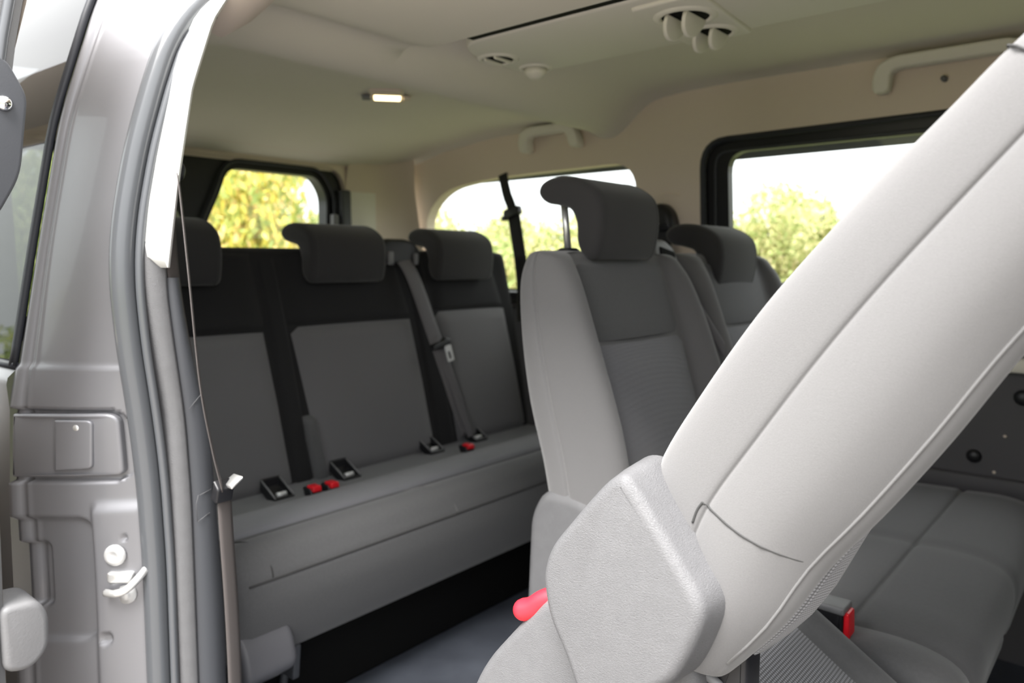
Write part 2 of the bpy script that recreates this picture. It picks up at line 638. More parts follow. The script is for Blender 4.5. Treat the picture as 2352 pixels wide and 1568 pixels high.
# rear wall around the doors
V, F = holed([(0.50, -0.02), (1.95, -0.02), (1.95, 1.42), (0.50, 1.42)], [RWo], lambda a, b: (XR + 0.045, a, b), (-0.05, 0, 0))
o = raw('wall_rear', V, F, CREAM, smooth=False)
tag(o, 'cream surround of the rear doors', kind='structure')
# rounded corner post between rear doors and far wall
prof = spline([(-2.315, 1.775), (-2.30, 1.84), (-2.285, 1.93), (-2.245, 1.995), (-2.195, 2.03)], 5)
rings = []
for z in np.linspace(0.78, 1.36, 16):
    ring = []
    for k, p in enumerate(prof):
        t = k / (len(prof) - 1)
        dy = (farY(z) - 2.06) * t
        ring.append((p[0] + 0.02 * smooth01((z - 1.22) / 0.12), p[1] + dy, z))
    rings.append(ring)
V, F = loft(rings, closed=False)
o = raw('trim_2', V, F, CREAM)
tag(o, 'cream corner post between rear door and side window', kind='structure')
add('light_panel', loft([[(p[0] + 0.004, p[1], z) for p in prof[1:9]] for z in (0.80, 1.0, 1.215)], closed=False), CONS, o)
# roll between ceiling and rear doors
V, F = loft([[(x, y, z) for x, z in spline([(-2.24, 1.33), (-2.29, 1.318), (-2.315, 1.303), (-2.33, 1.285)], 4)] for y in np.linspace(0.56, 2.02, 10)], closed=False)
o = raw('trim_3', V, F, CREAM)
tag(o, 'cream roll above the rear doors', kind='structure')

# ------------------------------------------------------------------ near wall: door pillar
YG = [(0.0, 0.327), (0.345, 0.329), (0.454, 0.333), (0.633, 0.335), (0.746, 0.342), (0.818, 0.357), (0.99, 0.391), (1.158, 0.426), (1.336, 0.485), (1.45, 0.54), (1.55, 0.60)]
YS = [(0.05, 0.452), (0.341, 0.457), (0.517, 0.459), (0.646, 0.456), (0.741, 0.449), (0.834, 0.439), (0.929, 0.434), (1.0, 0.440), (1.1, 0.461), (1.191, 0.489), (1.267, 0.517), (1.325, 0.563), (1.37, 0.615), (1.40, 0.66)]
XG, XS = -1.22, -1.085


def sm(tab, z, w=0.03):
    return sum(interp(z + d, tab) for d in (-w, -w / 2, 0, w / 2, w)) / 5


def rr_sdf(x, z, x0, x1, z0, z1, r):
    cx_, cz_ = (x0 + x1) / 2, (z0 + z1) / 2
    dx = abs(x - cx_) - (x1 - x0) / 2 + r
    dz = abs(z - cz_) - (z1 - z0) / 2 + r
    return math.hypot(max(dx, 0), max(dz, 0)) + min(max(dx, dz), 0) - r


def jamb(x, z, off=0.0):
    t = (x - XG) / (XS - XG)
    yg, ysl = sm(YG, z), sm(YS, z)
    w_ = 0.8 * t + 0.2 * t ** 3
    y = yg + (ysl - yg) * w_
    return y - off


def jamb_full(x, z):
    y = jamb(x, z)
    # folded lip at the body edge
    e = x - XG
    if e < 0.03:
        y += -0.003 * math.exp(-((e - 0.006) / 0.004) ** 2) + 0.005 * smooth01((e - 0.010) / 0.004) - 0.002 * math.exp(-((e - 0.020) / 0.0025) ** 2)
    else:
        y += 0.005
    # pressed recess low on the pillar
    d = rr_sdf(x, z, -1.26, -1.131, 0.405, 0.592, 0.02)
    y += 0.010 * smooth01(-d / 0.008)
    d = rr_sdf(x, z, -1.26, -1.186, 0.455, 0.553, 0.012)
    y += 0.012 * smooth01(-d / 0.006)
    # ledge below the flap
    y -= 0.010 * smooth01((0.618 - z) / 0.022) * smooth01((x + 1.135) / 0.012)
    y += 0.004 * smooth01((z - 0.803) / 0.006)
    # gap round the flap
    d = rr_sdf(x, z, -1.26, -1.094, 0.646, 0.742, 0.016)
    if d < 0.004:
        y += 0.010 * smooth01((0.004 - d) / 0.002)
    # small holes
    for hx, hz, hr in ((-1.119, 0.412, 0.010), (-1.098, 0.560, 0.005)):
        q = math.hypot((x - hx) * 1.3, z - hz)
        y += 0.006 * smooth01((hr - q) / 0.003)
    return y


nx, nz = 90, 400
v, f = [], []
for j in range(nz + 1):
    z = 0.0 + 1.48 * j / nz
    for i in range(nx + 1):
        x = XG + (XS - XG) * i / nx
        v.append((x, jamb_full(x, z), z))
    v.append((XS + 0.004, sm(YS, z) + 0.02, z))
    v.append((XS + 0.004, sm(YS, z) + 0.05, z))
W = nx + 3
for j in range(nz):
    for i in range(W - 1):
        a = j * W + i
        f.append((a, a + 1, a + W + 1, a + W))
wall_near = raw('wall_near', v, f, PAINT)
tag(wall_near, 'grey metallic door pillar at the left of the opening', kind='structure')
# body side behind the pillar, below and above the quarter glass
zs = [0.0, 0.2, 0.4, 0.6, 0.745, 0.78, 0.79, 0.80, 0.81]
V, F = loft([[(x, sm(YG, z) - (0.008 if 0.77 < z < 0.80 else 0.0) + (x - XG) * 0.03, z) for x in (XG, -1.5, -1.8, -2.1, -2.4)] for z in zs], closed=False)
raw('body_side', V, F, PAINT, wall_near)
V, F = loft([[(x, sm(YG, z) + 0.004 + (x - XG) * 0.03, z) for x in (XG, -1.8, -2.4)] for z in (1.40, 1.45, 1.5)], closed=False)
raw('roof_side', V, F, PAINT, wall_near)
V, F = loft([[(x, sm(YG, z) + (x - XG) * 0.03, z) for x in (-2.18, -2.3, -2.42)] for z in (0.78, 1.0, 1.2, 1.42)], closed=False)
raw('rear_post', V, F, PAINT, wall_near)
# inner lining of this side
V, F = loft([[(x, y, z) for x in (XS - 0.02, -1.5, XR)] for y, z in ((0.545, 0.0), (0.53, 0.72), (0.50, 0.80))], closed=False)
raw('inner_lining', V, F, PLD, wall_near)
V, F = loft([[(x, y, z) for x in (XS - 0.03, -1.25)] for y, z in ((0.50, 0.78), (0.485, 0.93), (0.50, 1.08), (0.55, 1.25), (0.62, 1.38))], closed=False)
raw('inner_post', V, F, PLD, wall_near)
# quarter glass on this side
w = thing('window_4', (-1.8, 0.4, 0.8), 'glossy rear quarter glass beside the door pillar', kind='structure')
V, F = loft([[(x, sm(YG, z) + 0.003 + (x - XG) * 0.03, z) for x in (XG, -1.6, -1.9, -2.2)] for z in np.linspace(0.803, 1.42, 12)], closed=False)
raw('pane', V, F, GLASSD, w)
add('edge_rubber', tube([(XG - 0.005, sm(YG, z) - 0.002, z) for z in np.linspace(0.806, 1.42, 24)], 0.006, 8), RUBD, w)
add('edge_strip', tube([(XG - 0.016, sm(YG, z) + 0.0005, z) for z in np.linspace(0.806, 1.42, 24)], 0.005, 8), RUB, w)
add('lower_rubber', tube([(x, sm(YG, 0.806) - 0.001 + (x - XG) * 0.03, 0.806) for x in np.linspace(XG, -2.2, 8)], 0.006, 8), RUBD, w)

# flap with raised plate and screw
fl = thing('flap_cover', (-1.23, 0.40, 0.61), 'painted flap cover set into the grey door pillar', 'flap')


def jf(off):
    return lambda a, b, h: (a + h * 0.63, jamb(a, b) + 0.005 - h * 0.77, b)


def dense(poly, n=4):
    out = []
    for i in range(len(poly)):
        a, b = np.array(poly[i]), np.array(poly[(i + 1) % len(poly)])
        for k in range(n):
            out.append(tuple(a + (b - a) * k / n))
    return out


def bolt_v(profile, x, z, off, n=18):
    """lathe whose axis stands on the slanted pillar face"""
    tv = Vector((0.135, 0.11, 0)).normalized()
    nv = Vector((tv.y, -tv.x, 0))
    c = Vector((x, jamb(x, z) + 0.005, z)) + nv * off
    return loft([[tuple(c + tv * (r * math.cos(2 * math.pi * k / n)) + Vector((0, 0, 1)) * (r * math.sin(2 * math.pi * k / n)) + nv * h) for k in range(n)] for r, h in profile])


pf = dense(rpoly([(-1.219, 0.649), (-1.0975, 0.651), (-1.0965, 0.741), (-1.219, 0.739)], [0.003, 0.010, 0.016, 0.003], 6), 3)
add('cover', rounded(pf, -0.006, 0.005, 0.0, 0.004, jf(0), 4), PAINT, fl, sharp=50)
plate = add('raised_plate', rounded(dense(rpoly([(-1.168, 0.659), (-1.126, 0.662), (-1.122, 0.732), (-1.165, 0.732)], [0.003, 0.008, 0.008, 0.003]), 2), 0.002, 0.0068, 0.0, 0.003, jf(0), 4), PAINT, fl)
add('screw', bolt_v([(0.001, 0.004), (0.0055, 0.003), (0.007, 0)], -1.140, 0.721, 0.003), ZINC, plate)

# striker, bolts
st = thing('door_striker', (-1.10, 0.43, 0.47), 'zinc door striker loop bolted to the grey door pillar', 'striker')


def jp(x, z, off):
    return (x + off * 0.63, jamb(x, z) + 0.005 - off * 0.77, z)


add('striker_base', rounded(dense(rpoly([(-1.117, 0.497), (-1.096, 0.495), (-1.093, 0.511), (-1.117, 0.513)], 0.004), 2), 0.0, 0.014, 0.001, 0.003, jf(0), 3), ZINC, st)
add('striker_loop', tube(spline([jp(-1.118, 0.484, 0.014), jp(-1.108, 0.485, 0.022), jp(-1.098, 0.489, 0.022), jp(-1.090, 0.500, 0.020), jp(-1.084, 0.512, 0.014), jp(-1.084, 0.516, 0.0)], 5), 0.0055, 8), ZINC, st)
add('striker_bolt', bolt_v([(0.001, 0.010), (0.007, 0.009), (0.008, 0.005), (0.014, 0.004), (0.015, 0)], -1.102, 0.477, 0.004), BOLT, st)
b = add('bolt_head', bolt_v([(0.001, 0.007), (0.006, 0.007), (0.007, 0.008), (0.013, 0.007), (0.0155, 0.003), (0.016, 0)], -1.110, 0.536, 0.006), BOLT)
tag(b, 'round painted bolt head above the striker on the door pillar', 'bolt')

# rubber door seal
seal = add('door_seal', tube(spline([(XS + 0.006, sm(YS, z) + 0.012, z) for z in np.linspace(0.0, 1.40, 30)], 3), 0.0165, 14), RUB)
tag(seal, 'glossy grey rubber seal running down the door opening', 'seal')
add('seal_lip', tube(spline([(XS + 0.022, sm(YS, z) + 0.028, z) for z in np.linspace(0.0, 1.40, 30)], 3), 0.006, 8), RUB, seal)

# inner door-jamb trim : bright grained strip, dark face
TG = [(0.0, 0.492), (0.333, 0.492), (0.577, 0.493), (0.737, 0.491), (0.832, 0.478), (0.929, 0.467), (1.0, 0.470), (1.1, 0.489), (1.25, 0.535), (1.4, 0.62)]
TS = [(0.0, 0.513), (0.44, 0.516), (0.606, 0.517), (0.729, 0.513), (0.855, 0.500), (0.929, 0.494), (1.0, 0.500), (1.1, 0.515), (1.4, 0.64)]
TD = [(0.0, 0.556), (0.423, 0.562), (0.596, 0.556), (0.697, 0.550), (0.776, 0.536), (0.86, 0.522), (0.922, 0.515), (1.0, 0.512), (1.4, 0.65)]
tr = thing('trim_4', (-1.05, 0.5, 0.0), 'grained plastic trim along the inner edge of the door pillar', kind='structure')
zz = np.linspace(0.0, 0.98, 50)
V, F = loft([[(-1.075, sm(TG, z) - 0.004, z), (-1.062, sm(TG, z), z), (-1.054, sm(TG, z) + 0.006, z), (-1.050, sm(TS, z) - 0.004, z), (-1.052, sm(TS, z), z), (-1.058, sm(TS, z) + 0.001, z)] for z in zz], closed=False)
raw('grained_strip', V, F, PLA, tr)
V, F = loft([[(-1.056, sm(TS, z), z), (-1.052, sm(TS, z) + 0.004, z), (-1.048, (sm(TS, z) + sm(TD, z)) / 2, z), (-1.05, sm(TD, z) - 0.004, z), (-1.056, sm(TD, z), z), (-1.10, sm(TD, z) + 0.004, z)] for z in np.linspace(0.0, 0.93, 46)], closed=False)
dk = raw('dark_face', V, F, PLD, tr)
for sg in ([(0.527, 0.612), (0.545, 0.617)], [(0.522, 0.573), (0.541, 0.582)], [(0.525, 0.613), (0.521, 0.60), (0.522, 0.573)], [(0.517, 0.742), (0.535, 0.760)]):
    add('scratch', tube([(-1.0475, a, z) for a, z in sg], 0.0004, 5), PLA, dk)

# white upper pillar cover
WL = [(0.944, 0.466), (0.962, 0.465), (1.03, 0.474), (1.1, 0.489), (1.221, 0.519), (1.305, 0.557), (1.36, 0.60)]
WR = [(0.944, 0.490), (1.0, 0.499), (1.072, 0.511), (1.192, 0.535), (1.29, 0.570), (1.36, 0.62)]
rings = []
for z in np.linspace(0.944, 1.325, 26):
    l, r_ = interp(z, WL) + 0.004, interp(z, WR) + 0.004
    k = smooth01((z - 0.944) / 0.02)
    l += (1 - k) * 0.016
    if z > 1.29:
        k2 = smooth01((z - 1.29) / 0.035)
        l, r_ = l + 0.004 * k2, r_ - 0.002 * k2
    rings.append([(-1.075, l, z), (-1.052, l + 0.001, z), (-1.042, l + 0.006, z), (-1.034, (l + r_) / 2, z), (-1.030, r_ - 0.007, z), (-1.034, r_ - 0.002, z), (-1.05, r_, z), (-1.08, r_, z)])
o = add('pillar_cover', loft(rings), WHT, None, sharp=60)
tag(o, 'white plastic cover on the upper door pillar', 'cover')

# door header above the opening and the front part of the near side
V, F = loft([[(x, y, z + dz_) for y, z in ((0.66, 1.475), (0.585, 1.44), (0.570, 1.40), (0.585, 1.365), (0.63, 1.355), (0.68, 1.39))] for x, dz_ in ((-1.12, -0.06), (-1.06, -0.045), (-1.0, -0.025), (-0.94, -0.008), (-0.86, 0), (-0.5, 0), (0.0, 0), (XF, 0))], closed=False)
o = raw('door_header', V, F, nmat('header_trim', (0.62, 0.54, 0.47), 0.8, spec=0.2))
tag(o, 'pale header trim above the door opening', kind='structure')
wn_holes = [rpoly([(0.45, 0.85), (0.85, 0.85), (0.8, 1.3), (0.5, 1.33)], 0.06)]
V, F = holed([(0.18, -0.1), (XF, -0.1), (XF, 1.46), (0.18, 1.46)], wn_holes, lambda a, b: (a, interp(b, YG) + 0.03, b), (0, 0.05, 0))
o = raw('front_door', V, F, PAINT, smooth=False)
tag(o, 'grey front door beside the opening', kind='structure')
V, F = holed([(0.3, -0.1), (2.15, -0.1), (2.15, 1.5), (0.3, 1.5)], [], lambda a, b: (XF, a, b))
o = raw('front_light_block', V, F, PLD, smooth=False)  # unseen solid panel added to cut the fill light from the front
tag(o, 'added dark light-blocking panel at the front end of the cabin', kind='structure')

# ------------------------------------------------------------------ open sliding door at the left
sd = thing('door_2', (-1.5, 0.28, 0.0), 'open sliding door slid back at the left edge', kind='structure')
YD = [(0.0, 0.272), (0.43, 0.277), (0.60, 0.282), (0.715, 0.284), (0.858, 0.289), (1.0, 0.302), (1.08, 0.313), (1.2, 0.331), (1.27, 0.345), (1.45, 0.40)]
SDW = rpoly([(-2.0, 0.80), (-1.22, 0.80), (-1.22, 1.27), (-2.0, 1.27)], 0.05)
V, F = holed([(-2.05, -0.1), (-1.065, -0.1), (-1.065, 0.4), (-1.065, 0.8), (-1.065, 1.0), (-1.065, 1.2), (-1.065, 1.42), (-2.05, 1.42), (-2.05, 1.2), (-2.05, 1.0), (-2.05, 0.8), (-2.05, 0.4)], [SDW], lambda a, b: (a, interp(b, YD) - 0.002 + (a + 1.06) * 0.02, b), (0, -0.05, 0))
raw('inner_trim', V, F, CREAM, sd, smooth=False)
V, F = loft([[(-1.062 - 0.01, sm(YD, z), z), (-1.060, sm(YD, z) - 0.004, z), (-1.060, sm(YD, z) - 0.03, z), (-1.064, sm(YD, z) - 0.045, z), (-1.08, sm(YD, z) - 0.055, z)] for z in np.linspace(-0.1, 1.42, 30)], closed=False)
raw('edge_frame', V, F, PLM, sd)
V, F = holed([(-2.05, -0.1), (-1.078, -0.1), (-1.078, 0.4), (-1.078, 0.8), (-1.078, 1.0), (-1.078, 1.2), (-1.078, 1.42), (-2.05, 1.42), (-2.05, 1.2), (-2.05, 1.0), (-2.05, 0.8), (-2.05, 0.4)], [SDW], lambda a, b: (a, interp(b, YD) - 0.056 + (a + 1.06) * 0.02, b))
raw('outer_panel', V, F, PAINT, sd, smooth=False)
V, F = holed(inset(SDW, -0.01), [], lambda a, b: (a, interp(b, YD) - 0.03 + (a + 1.06) * 0.02, b))
raw('pane', V, F, GLASS, sd, smooth=False)
V = rounded(rpoly([(0.272, 1.005), (0.297, 1.005), (0.324, 1.055), (0.337, 1.15), (0.316, 1.192), (0.272, 1.20)], [0.01, 0.016, 0.02, 0.012, 0.012, 0.01], 5), -1.085, -1.05, 0.001, 0.004, lambda a, b, h: (h, a, b))
lp = add('latch_plate', V, PLD, sd)
add('plate_bolt', lathe([(0.001, 0.008), (0.006, 0.007), (0.009, 0.003), (0.010, 0)], (-1.051, 0.311, 1.138), 'x', 14, 1), CHR, lp)
add('edge_seal', tube([(-1.056, sm(YD, z) - 0.018, z) for z in np.linspace(0, 1.41, 30)], 0.006, 8), RUB, sd)
add('guide_block', rounded(rpoly([(0.270, 0.445), (0.300, 0.438), (0.322, 0.458), (0.324, 0.505), (0.312, 0.527), (0.270, 0.53)], [0.014, 0.016, 0.018, 0.018, 0.016, 0.014], 5), -1.12, -1.05, 0.006, 0.008, lambda a, b, h: (h, a, b)), PLM, sd)

# ------------------------------------------------------------------ seat builders
RING = [(0.0, 0.5), (0.0, 0.3), (0.0, 0.12), (0.025, 0.055), (0.10, 0.018), (0.22, 0.003), (0.335, 0.0), (0.365, 0.003), (0.380, 0.013), (0.395, 0.003), (0.43, -0.002),
        (0.55, 0.000), (0.70, 0.005), (0.83, 0.014), (0.93, 0.030), (0.985, 0.052), (1.0, 0.078), (0.96, 0.104), (0.86, 0.122), (0.76, 0.134), (0.715, 0.150), (0.70, 0.22), (0.70, 0.5)]
RINGF = RING + [(s, 1 - y) for s, y in RING[-2:0:-1]]


def backrest(levels, ring=RINGF):
    """levels: (xb,zb,xf,zf,y0,y1)"""
    rings = []
    for xb, zb, xf, zf, y0, y1 in levels:
        rings.append([(xb + (xf - xb) * s, y0 + (y1 - y0) * y, zb + (zf - zb) * s) for s, y in ring])
    return rings


def refine(levels, n=4):
    return spline(levels, n)


def shrink(level, k, d):
    """end level pulled together for a rounded end; d moves it along"""
    xb, zb, xf, zf, y0, y1 = level
    mx, mz = (xb + xf) / 2, (zb + zf) / 2
    my = (y0 + y1) / 2
    return (mx + (xb - mx) * k + d[0], mz + (zb - mz) * k + d[1], mx + (xf - mx) * k + d[0], mz + (zf - mz) * k + d[1], y0 + 0.02 * (1 - k), y1 - 0.02 * (1 - k))


def panel_on(levels, t0, t1, y0n, y1n, s, off, nt=14, nyy=12, curve=0.0, uvs=None):
    """cloth panel laid on the front of a backrest: rows between level params t0..t1"""
    lv = levels
    m = len(lv) - 1
    verts, faces = [], []
    for i in range(nt + 1):
        t = (t0 + (t1 - t0) * i / nt) * m
        k = min(int(t), m - 1)
        a, b = np.array(lv[k]), np.array(lv[k + 1])
        L = a + (b - a) * (t - k)
        xb, zb, xf, zf, y0, y1 = L
        dx, dz = xf - xb, zf - zb
        ln = math.hypot(dx, dz)
        for j in range(nyy + 1):
            q = j / nyy
            ed = min(q, 1 - q) * nyy
            edt = min(i, nt - i)
            o_ = off * (0.0 if ed < 0.5 or edt < 0.5 else 1.0)
            ss = s + (o_ - 0.001) / ln + curve * (1 - (2 * q - 1) ** 2) / ln
            yy = y0 + (y1 - y0) * (y0n + (y1n - y0n) * q)
            verts.append((xb + dx * ss, yy, zb + dz * ss))
    for i in range(nt):
        for j in range(nyy):
            a = i * (nyy + 1) + j
            faces.append((a, a + 1, a + nyy + 2, a + nyy + 1))
    return verts, faces


def headrest_profile(dx, dz):
    """hooked side outline, origin at lower front"""
    P = [(0.0, 0.0), (0.010, 0.030), (0.014, 0.075), (0.006, 0.112), (-0.018, 0.134), (-0.055, 0.149), (-0.10, 0.152), (-0.130, 0.142), (-0.138, 0.122),
         (-0.122, 0.105), (-0.09, 0.098), (-0.062, 0.088), (-0.048, 0.062), (-0.046, 0.030), (-0.036, 0.006), (-0.018, -0.006)]
    return [(x + dx, z + dz) for x, z in spline(P, 4, True)]


def make_headrest(parent, x, z, y, wd, posts=None, mat=None):
    prof = headrest_profile(x, z)
    hr = add('headrest', rounded(prof, y - wd / 2, y + wd / 2, 0.016, 0.016, XZ, 5), mat or HEADF, parent)
    for s in (-1, 1):
        ln = [(a, y + s * (wd / 2 - 0.017), b) for a, b in inset(prof, 0.0005)]
        add('seam', tube(ln, 0.0012, 5, True), STITCH, hr)
    if posts:
        zb, slant = posts
        for s in (-1, 1):
            yy = y + s * wd * 0.28
            add('post', tube([(x - 0.108, yy, z + 0.115), (x - 0.108 + slant, yy, zb)], 0.0075, 10), ZINC, hr)
            add('post_collar', lathe([(0.012, 0.0), (0.022, 0.002), (0.023, 0.010), (0.016, 0.014), (0.008, 0.014)], (x - 0.108 + slant, yy, zb - 0.006), 'z', 14), PLB, hr)
    return hr


# ------------------------------------------------------------------ rear bench
bench = thing('rear_bench_seat', (-1.5, 1.33, 0.0), 'dark grey three-place rear bench seat with three headrests', 'bench seat')
BY0, BY1 = 0.66, 2.02


def bench_front(z):
    return interp(z, [(0.30, -1.60), (0.40, -1.615), (0.60, -1.65), (0.80, -1.69), (0.99, -1.735)])


# backrest, one broad body
BR = [(0.0, 0.5), (0.0, 0.25), (0.0, 0.02), (0.05, 0.008), (0.2, 0.001), (0.5, 0.0), (0.8, 0.003), (0.93, 0.010), (0.985, 0.022), (1.0, 0.04), (0.96, 0.055), (0.95, 0.07), (0.955, 0.2),
      (0.955, 0.33), (0.955, 0.36), (0.955, 0.5)]
BRF = BR + [(s, 1 - y) for s, y in BR[-2:0:-1]]
lv = []
for z in (0.33, 0.345, 0.40, 0.5, 0.6, 0.7, 0.8, 0.9, 0.95, 0.975):
    xf = bench_front(z)
    lv.append((xf - 0.14 + 0.03 * (z - 0.4), z, xf, z, BY0, BY1))
lv = [shrink(lv[0], 0.7, (0, -0.008))] + lv + [shrink(lv[-1], 0.85, (-0.002, 0.010)), shrink(lv[-1], 0.45, (-0.004, 0.016))]
add('backrest', loft(backrest(lv, BRF)), FABX, bench, subsurf=1)


def bench_panel(y0, y1, z0, z1, y0t, y1t, off, mat, name, bulge=0.010, ny=14, nz=22, parent=None):
    verts, faces = [], []
    for i in range(nz + 1):
        t = i / nz
        z = z0 + (z1 - z0) * t
        for j in range(ny + 1):
            q = j / ny
            y = (y0 + (y0t - y0) * t) + ((y1 + (y1t - y1) * t) - (y0 + (y0t - y0) * t)) * q
            ed = min(1.0, min(q, 1 - q) * 9, 1.0)
            e2 = min(1.0, t * 9)
            e3 = min(1.0, (1 - t) * 22)
            pf = math.sqrt(max(0, 1 - (1 - ed) ** 2)) * math.sqrt(max(0, 1 - (1 - e2) ** 2)) * math.sqrt(max(0, 1 - (1 - e3) ** 2))
            x = bench_front(z) - 0.008 + (off + bulge * 0.6) * pf + bulge * (1 - (2 * q - 1) ** 2) * math.sin(math.pi * min(1, t * 0.9 + 0.05))
            verts.append((x, y, z))
    for i in range(nz):
        for j in range(ny):
            a = i * (ny + 1) + j
            faces.append((a, a + 1, a + ny + 2, a + ny + 1))
    return raw(name, verts, faces, mat, parent or bench)


# the three lighter cloth panels (measured on the reclined front plane)
bench_panel(0.68, 1.060, 0.385, 0.780, 0.66, 1.035, 0.012, INSB, 'insert_panel')
bench_panel(1.150, 1.555, 0.388, 0.787, 1.105, 1.525, 0.012, INSB, 'insert_panel')
bench_panel(1.650, 1.985, 0.390, 0.802, 1.622, 1.955, 0.012, INSB, 'insert_panel')
# dark yokes above the panels and strips between them
bench_panel(0.66, 1.04, 0.784, 0.975, 0.68, 1.03, 0.010, FABX, 'yoke_panel', 0.006)
bench_panel(1.10, 1.53, 0.791, 0.975, 1.12, 1.50, 0.010, FABX, 'yoke_panel', 0.006)
bench_panel(1.625, 1.955, 0.806, 0.975, 1.635, 1.92, 0.010, FABX, 'yoke_panel', 0.006)
bench_panel(1.068, 1.118, 0.375, 0.97, 1.042, 1.095, 0.005, FABX, 'divider_strip', 0.004, 8, 20)
bench_panel(1.122, 1.162, 0.375, 0.56, 1.106, 1.142, 0.018, FABD, 'armrest_side', 0.004, 8, 14)
bench_panel(1.562, 1.642, 0.39, 0.97, 1.535, 1.615, 0.004, FABX, 'divider_strip', 0.003, 8, 20)

# cushion: profile swept along Y
CP = spline([(-1.66, 0.30), (-1.655, 0.392), (-1.60, 0.398), (-1.50, 0.405), (-1.44, 0.418), (-1.35, 0.436), (-1.292, 0.434), (-1.281, 0.424), (-1.270, 0.434), (-1.235, 0.438), (-1.205, 0.424),
             (-1.190, 0.395), (-1.1865, 0.379), (-1.185, 0.365), (-1.190, 0.32), (-1.212, 0.25), (-1.235, 0.212), (-1.262, 0.200), (-1.40, 0.195), (-1.60, 0.22)], 4, True)
rings = []
for y, ins in ((BY0, 0.03), (BY0 + 0.004, 0.016), (BY0 + 0.014, 0.006), (BY0 + 0.03, 0.0), (0.80, 0), (1.0, 0), (1.2, 0), (1.4, 0), (1.6, 0), (1.8, 0), (BY1 - 0.03, 0), (BY1 - 0.014, 0.006), (BY1 - 0.004, 0.016), (BY1, 0.03)):
    rings.append([(p[0], y, p[1]) for p in (inset(CP, ins) if ins else CP)])
cush = add('cushion', loft(rings), FABD, bench)
# top strip of lighter cloth along the seat
rings = []
for y in np.linspace(BY0 + 0.025, BY1 - 0.02, 20):
    rings.append([(x, y, z) for x, z in ((-1.45, 0.412), (-1.444, 0.4215), (-1.40, 0.431), (-1.35, 0.4405), (-1.31, 0.4405), (-1.289, 0.437), (-1.285, 0.426))])
add('seat_panel', loft(rings, closed=False), INS, bench)
# seams on the cushion front
add('seam', tube([(-1.1855, y, 0.379) for y in np.linspace(BY0 + 0.02, BY1 - 0.02, 12)], 0.0018, 6), STITCH, cush)
add('seam', tube(spline([(-1.283, 0.69, 0.431), (-1.25, 0.71, 0.4375), (-1.215, 0.722, 0.428), (-1.193, 0.728, 0.40), (-1.187, 0.728, 0.382)], 5), 0.0018, 6), STITCH, cush)
add('seam', tube(spline([(-1.283, 1.13, 0.431), (-1.255, 1.165, 0.4375), (-1.225, 1.19, 0.432), (-1.197, 1.20, 0.405), (-1.187, 1.205, 0.382)], 5), 0.0022, 6), FAB, cush)
# plastic end cover, leg, rails
add('end_cover', rounded(rpoly([(-1.32, 0.20), (-1.245, 0.155), (-1.175, 0.205), (-1.19, 0.262), (-1.235, 0.30), (-1.32, 0.295)], [0.01, 0.02, 0.02, 0.02, 0.03, 0.01]), 0.665, 0.775, 0.012, 0.018, XZ), nmat('end_cover_plastic', (0.10, 0.10, 0.11), 0.5), bench)
for yy in (0.71, 1.86):
    add('leg', rounded(rpoly([(-1.60, 0.0), (-1.33, 0.0), (-1.235, 0.19), (-1.56, 0.21)], 0.02), yy - 0.025, yy + 0.04, 0.012, 0.016, XZ), PLD, bench)
add('hinge_bracket', rounded(rpoly([(-1.30, 0.13), (-1.245, 0.13), (-1.235, 0.205), (-1.31, 0.205)], 0.006), 0.80, 0.815, 0.003, 0.003, XZ, 3), PLD, bench)
add('brace', tube([(-1.285, 0.81, 0.14), (-1.33, 0.815, 0.01)], 0.008, 8), PLD, bench)
add('floor_rail', tube([(-1.245, 0.77, 0.135), (-1.20, 0.80, 0.03), (-1.18, 0.81, 0.004)], 0.006, 8), CHR, bench)
add('seat_base', box(-1.62, -1.34, 0.80, 1.95, 0.0, 0.20, 0.01), BLK, bench)
# headrests pushed down
for yy, wd in ((0.790, 0.25), (1.283, 0.25), (1.737, 0.25)):
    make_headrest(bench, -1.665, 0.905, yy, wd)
# child-seat anchor guides and buckles
for k, (x, y) in enumerate(((-1.535, 0.968), (-1.55, 1.176), (-1.578, 1.505), (-1.584, 1.70))):
    fr = rpoly([(x - 0.045, y - 0.028), (x + 0.022, y - 0.028), (x + 0.022, y + 0.028), (x - 0.045, y + 0.028)], 0.006)
    inn = inset(fr, 0.007)
    zt = 0.418
    x0_ = x
    def gz(px_, h):
        return h - (px_ - x0_) * 0.55

    V, F = loft([[(p[0], p[1], gz(p[0], 0.395)) for p in fr], [(p[0], p[1], gz(p[0], zt)) for p in inset(fr, 0.001)], [(p[0], p[1], gz(p[0], zt)) for p in inset(fr, 0.006)], [(p[0], p[1], gz(p[0], 0.402)) for p in inn]], True, True)
    g = raw('anchor_guide', V, F, PLB, bench, sharp=40)
    for sy in (-0.0245, 0.0245):
        add('anchor_rim', tube([(x - 0.04, y + sy, gz(x - 0.04, zt)), (x + 0.019, y + sy, gz(x + 0.019, zt))], 0.0024, 6), PLM, g)
    add('anchor_bar', tube([(x + 0.004, y - 0.012, 0.411), (x + 0.004, y + 0.012, 0.411)], 0.0065, 8), BOLT, g)


